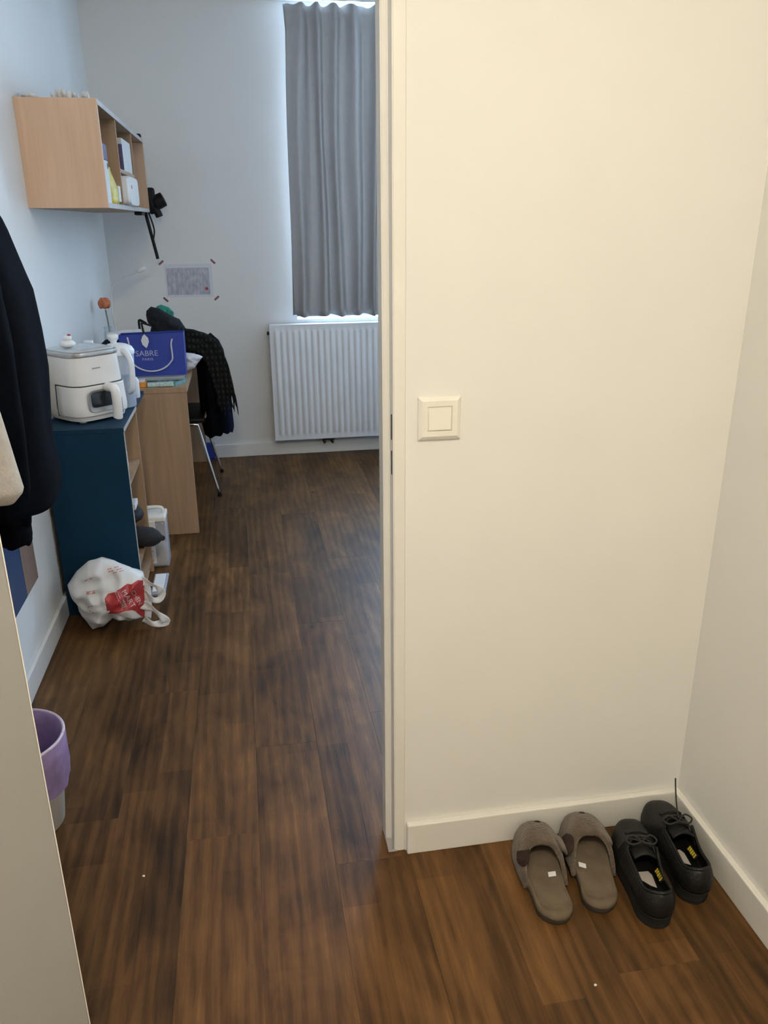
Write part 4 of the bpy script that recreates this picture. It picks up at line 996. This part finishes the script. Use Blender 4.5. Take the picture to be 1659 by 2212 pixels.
# ------------------------------------------------------------------ black shoes
def shoe(loc, rz, side, label, lace_up):
    t = thing('lace_up_shoe', label, 'shoe', loc, 'black lace-up shoes in the corner', rz)
    L, wh, wa, wb, bend = .285, .040, .004, .050, .006*side
    ol = outline(L, wh, wa, wb, bend); c_ = (0, L/2)
    bm = slab(bmesh.new(), ol, [(.0, .97), (.003, .985), (.012, .985), (.0125, .975), (.0145, .975), (.015, .99), (.020, .99), (.0205, .98), (.0225, .98), (.023, 1.0), (.030, 1.0), (.032, .985)], c_); finish('sole', bm, 'shoesole', t, smooth=30, world=False)
    bm = slab(bmesh.new(), ol, [(.0322, 1.03), (.036, 1.03), (.037, .99)], c_); finish('welt', bm, 'shoesole', t, smooth=50, world=False)
    bm = slab(bmesh.new(), ol, [(.0372, .84), (.040, .84)], c_); ins = finish('insole', bm, 'shoein', t, smooth=50, world=False)
    def surf(y, th):
        k = y/L
        hw = halfw(min(max(y, .004), L-.003), L, wh, wa, wb)*.97
        if k < .45: hgt = .056+.008*(1-k/.45)
        elif k < .62: hgt = .056+.010*math.sin(math.pi*(k-.45)/.34)
        else: hgt = .064-.020*((k-.62)/.38)
        hgt *= max(0, 1-max(0, (k-.80)/.20)**3)**.5 if k > .80 else 1
        hgt *= max(0, 1-max(0, (.018-k)/.018)**3)**.5 if k < .018 else 1
        c1 = math.copysign(abs(math.cos(th))**.62, math.cos(th))
        return Vector((bend*math.sin(math.pi*k)-hw*c1*(1-.10*math.sin(th)), y, .036+max(hgt, .006)*math.sin(th)**.75))
    # vamp: dome over the toes, its rear edge arched up to the tongue
    yo1 = .172
    bm = bmesh.new(); NT, NS = 36, 26; rows_ = []
    for jj in range(NT+1):
        th = math.pi*jj/NT; ye = .112+.060*math.sin(th)**1.6; row_ = []
        for ii in range(NS+1):
            y = ye+(L-.0006-ye)*(1-(1-ii/NS)**1.7); row_.append(bm.verts.new(surf(y, th)))
        rows_.append(row_)
    for a, b in zip(rows_, rows_[1:]):
        for ii in range(NS): bm.faces.new((a[ii], a[ii+1], b[ii+1], b[ii]))
    rim_f = [r_[0].co.copy() for r_ in rows_]
    # quarters: one wall running round the heel
    path = []
    ysq = [.150*(1-math.sin(math.pi/2*k/18)) for k in range(19)]
    ysq = [max(y, .0) for y in ysq]
    for sgn, seq in ((-1, ysq), (1, ysq[::-1][1:])):
        for y in seq:
            path.append((sgn, y))
    rows_ = []
    for sgn, y in path:
        hw = halfw(max(y, .0), L, wh, wa, wb)*.97; row_ = []
        H = .058-.012*math.sin(math.pi*min(1, y/.15))+.004*(1-min(1, y/.03))
        for k in range(9):
            f = k/8; ins_ = .004*math.sin(math.pi*f)*-1+.008*f*f
            px = bend*math.sin(math.pi*y/L)+sgn*max(0, hw-ins_*(1 if hw > .012 else hw/.012)); py = y+(ins_*max(0, 1-y/.03) if y < .03 else 0)
            row_.append(bm.verts.new((px, py, .036+H*f)))
        rows_.append(row_)
    for a, b in zip(rows_, rows_[1:]):
        for k in range(8): bm.faces.new((a[k], a[k+1], b[k+1], b[k]))
    rim_q = [r_[-1].co.copy() for r_ in rows_]
    bmesh.ops.remove_doubles(bm, verts=bm.verts[:], dist=.0002)
    up_ = finish('upper', bm, 'leather', t, smooth=True, world=False, solid=.005)
    bm = bmesh.new(); tube(bm, [p+Vector((0, 0, .001)) for i_, p in enumerate(rim_q) if i_ == 0 or (p-rim_q[i_-1]).length > 1e-5], .0040, 8); finish('collar', bm, 'leather', up_, smooth=True, world=False)
    bm = bmesh.new(); tube(bm, [p+Vector((0, 0, .001)) for p in rim_f[8:-8]], .0030, 8); finish('topline', bm, 'leather', up_, smooth=True, world=False)
    bm = bmesh.new(); rows_ = []
    for j in range(9):
        y = .118+.072*j/8; row_ = []
        for i in range(9):
            s = i/4-1; row_.append(bm.verts.new((bend+s*.026, y-.004*s*s, .092-.0*j+.012*(1-j/8)-.010*s*s-.004*(j/8))))
        rows_.append(row_)
    for a, b in zip(rows_, rows_[1:]):
        for i in range(8): bm.faces.new((a[i], a[i+1], b[i+1], b[i]))
    finish('tongue', bm, 'leather', up_, smooth=True, world=False, solid=.004)
    for s in (-1, 1):
        for k in range(3):
            y = .150+.022*k; p = surf(y, math.pi/2-.42*s if s > 0 else math.pi/2+.42)
            o = finish('eyelet', lathe(bmesh.new(), [(.0018, 0), (.0040, 0), (.0040, .0016), (.0018, .0016)], (0, 0, 0), 12), 'black', up_, world=False); o.location = p+Vector((0, 0, .003)); o.rotation_euler = (0, R(28*s), 0)
    lc = bmesh.new()
    for k in range(3):
        y = .150+.022*k
        a = surf(y, math.pi/2-.42)+Vector((0, 0, .006)); b = surf(y, math.pi/2+.42)+Vector((0, 0, .006)); mid = (a+b)/2+Vector((0, .004, .004))
        tube(lc, smoothpath([a, mid, b], 4), .0024, 7)
    c0 = Vector((bend, .150, .113))
    for s in (-1, 1):
        tube(lc, smoothpath([c0, c0+Vector((s*.02, .012, .008)), c0+Vector((s*.036, .006, .0)), c0+Vector((s*.024, -.006, -.003)), c0], 5), .0022, 7)
    if lace_up:
        tube(lc, smoothpath([c0+Vector((.004, .01, 0)), c0+Vector((.012, .045, .016)), c0+Vector((.020, .075, .040)), c0+Vector((.022, .085, .058))], 4), .0019, 7)
    else:
        tube(lc, smoothpath([c0, c0+Vector((-.03, .015, -.006)), c0+Vector((-.05, .02, -.04))], 4), .0019, 7)
    finish('lace', lc, 'lace', t, smooth=True, world=False)
    # pale insole patch and the yellow lettering on the lining
    bm = bmesh.new()
    pts = [(-.024, .128), (.010, .132), (.016, .120), (.016, .082), (.004, .088), (-.012, .104)]
    loft(bm, [[(x, y, .0402) for x, y in pts], [(x, y, .0412) for x, y in pts]]); finish('insole_print', bm, 'insolew', ins, world=False)
    yt = finish('heel_label', B(-.0012, .0012, -.020, .020, -.008, .008), 'black', ins, world=False); yt.location = (.0235, .098, .064); yt.rotation_euler = (0, R(32), R(4))
    for k in range(5):
        o = finish('yellow_letter', B(-.0022, -.0013, -.016+k*.0066, -.0118+k*.0066, -.0055+.001*(k % 2), .0055), 'yellowtag', yt, world=False) if False else finish('yellow_letter', B(-.0022, -.0013, -.016+k*.0066, -.0118+k*.0066, -.0055+.001*(k % 2), .0055), 'yellowtag', ins, world=False)
        o.location = yt.location; o.rotation_euler = yt.rotation_euler
    return t
shoe((.832, 1.236, 0), R(-10.5), -1, 'black lace-up shoe beside the brown slippers', False)
shoe((.953, 1.284, 0), R(-5.5), 1, 'black lace-up shoe tucked against the right baseboard', True)
# crumbs on the floor
for (x, y, lab) in ((.634, 1.132, 'white paper crumb on the floor in front of the shoes'), (-.325, 1.606, 'white paper crumb on the floor near the bin')):
    tag(finish('paper_crumb', blob(bmesh.new(), (x, y, .0022), (.0034, .0026, .0022), .2, 3, 2, x), 'white2', smooth=True), lab, 'crumb')
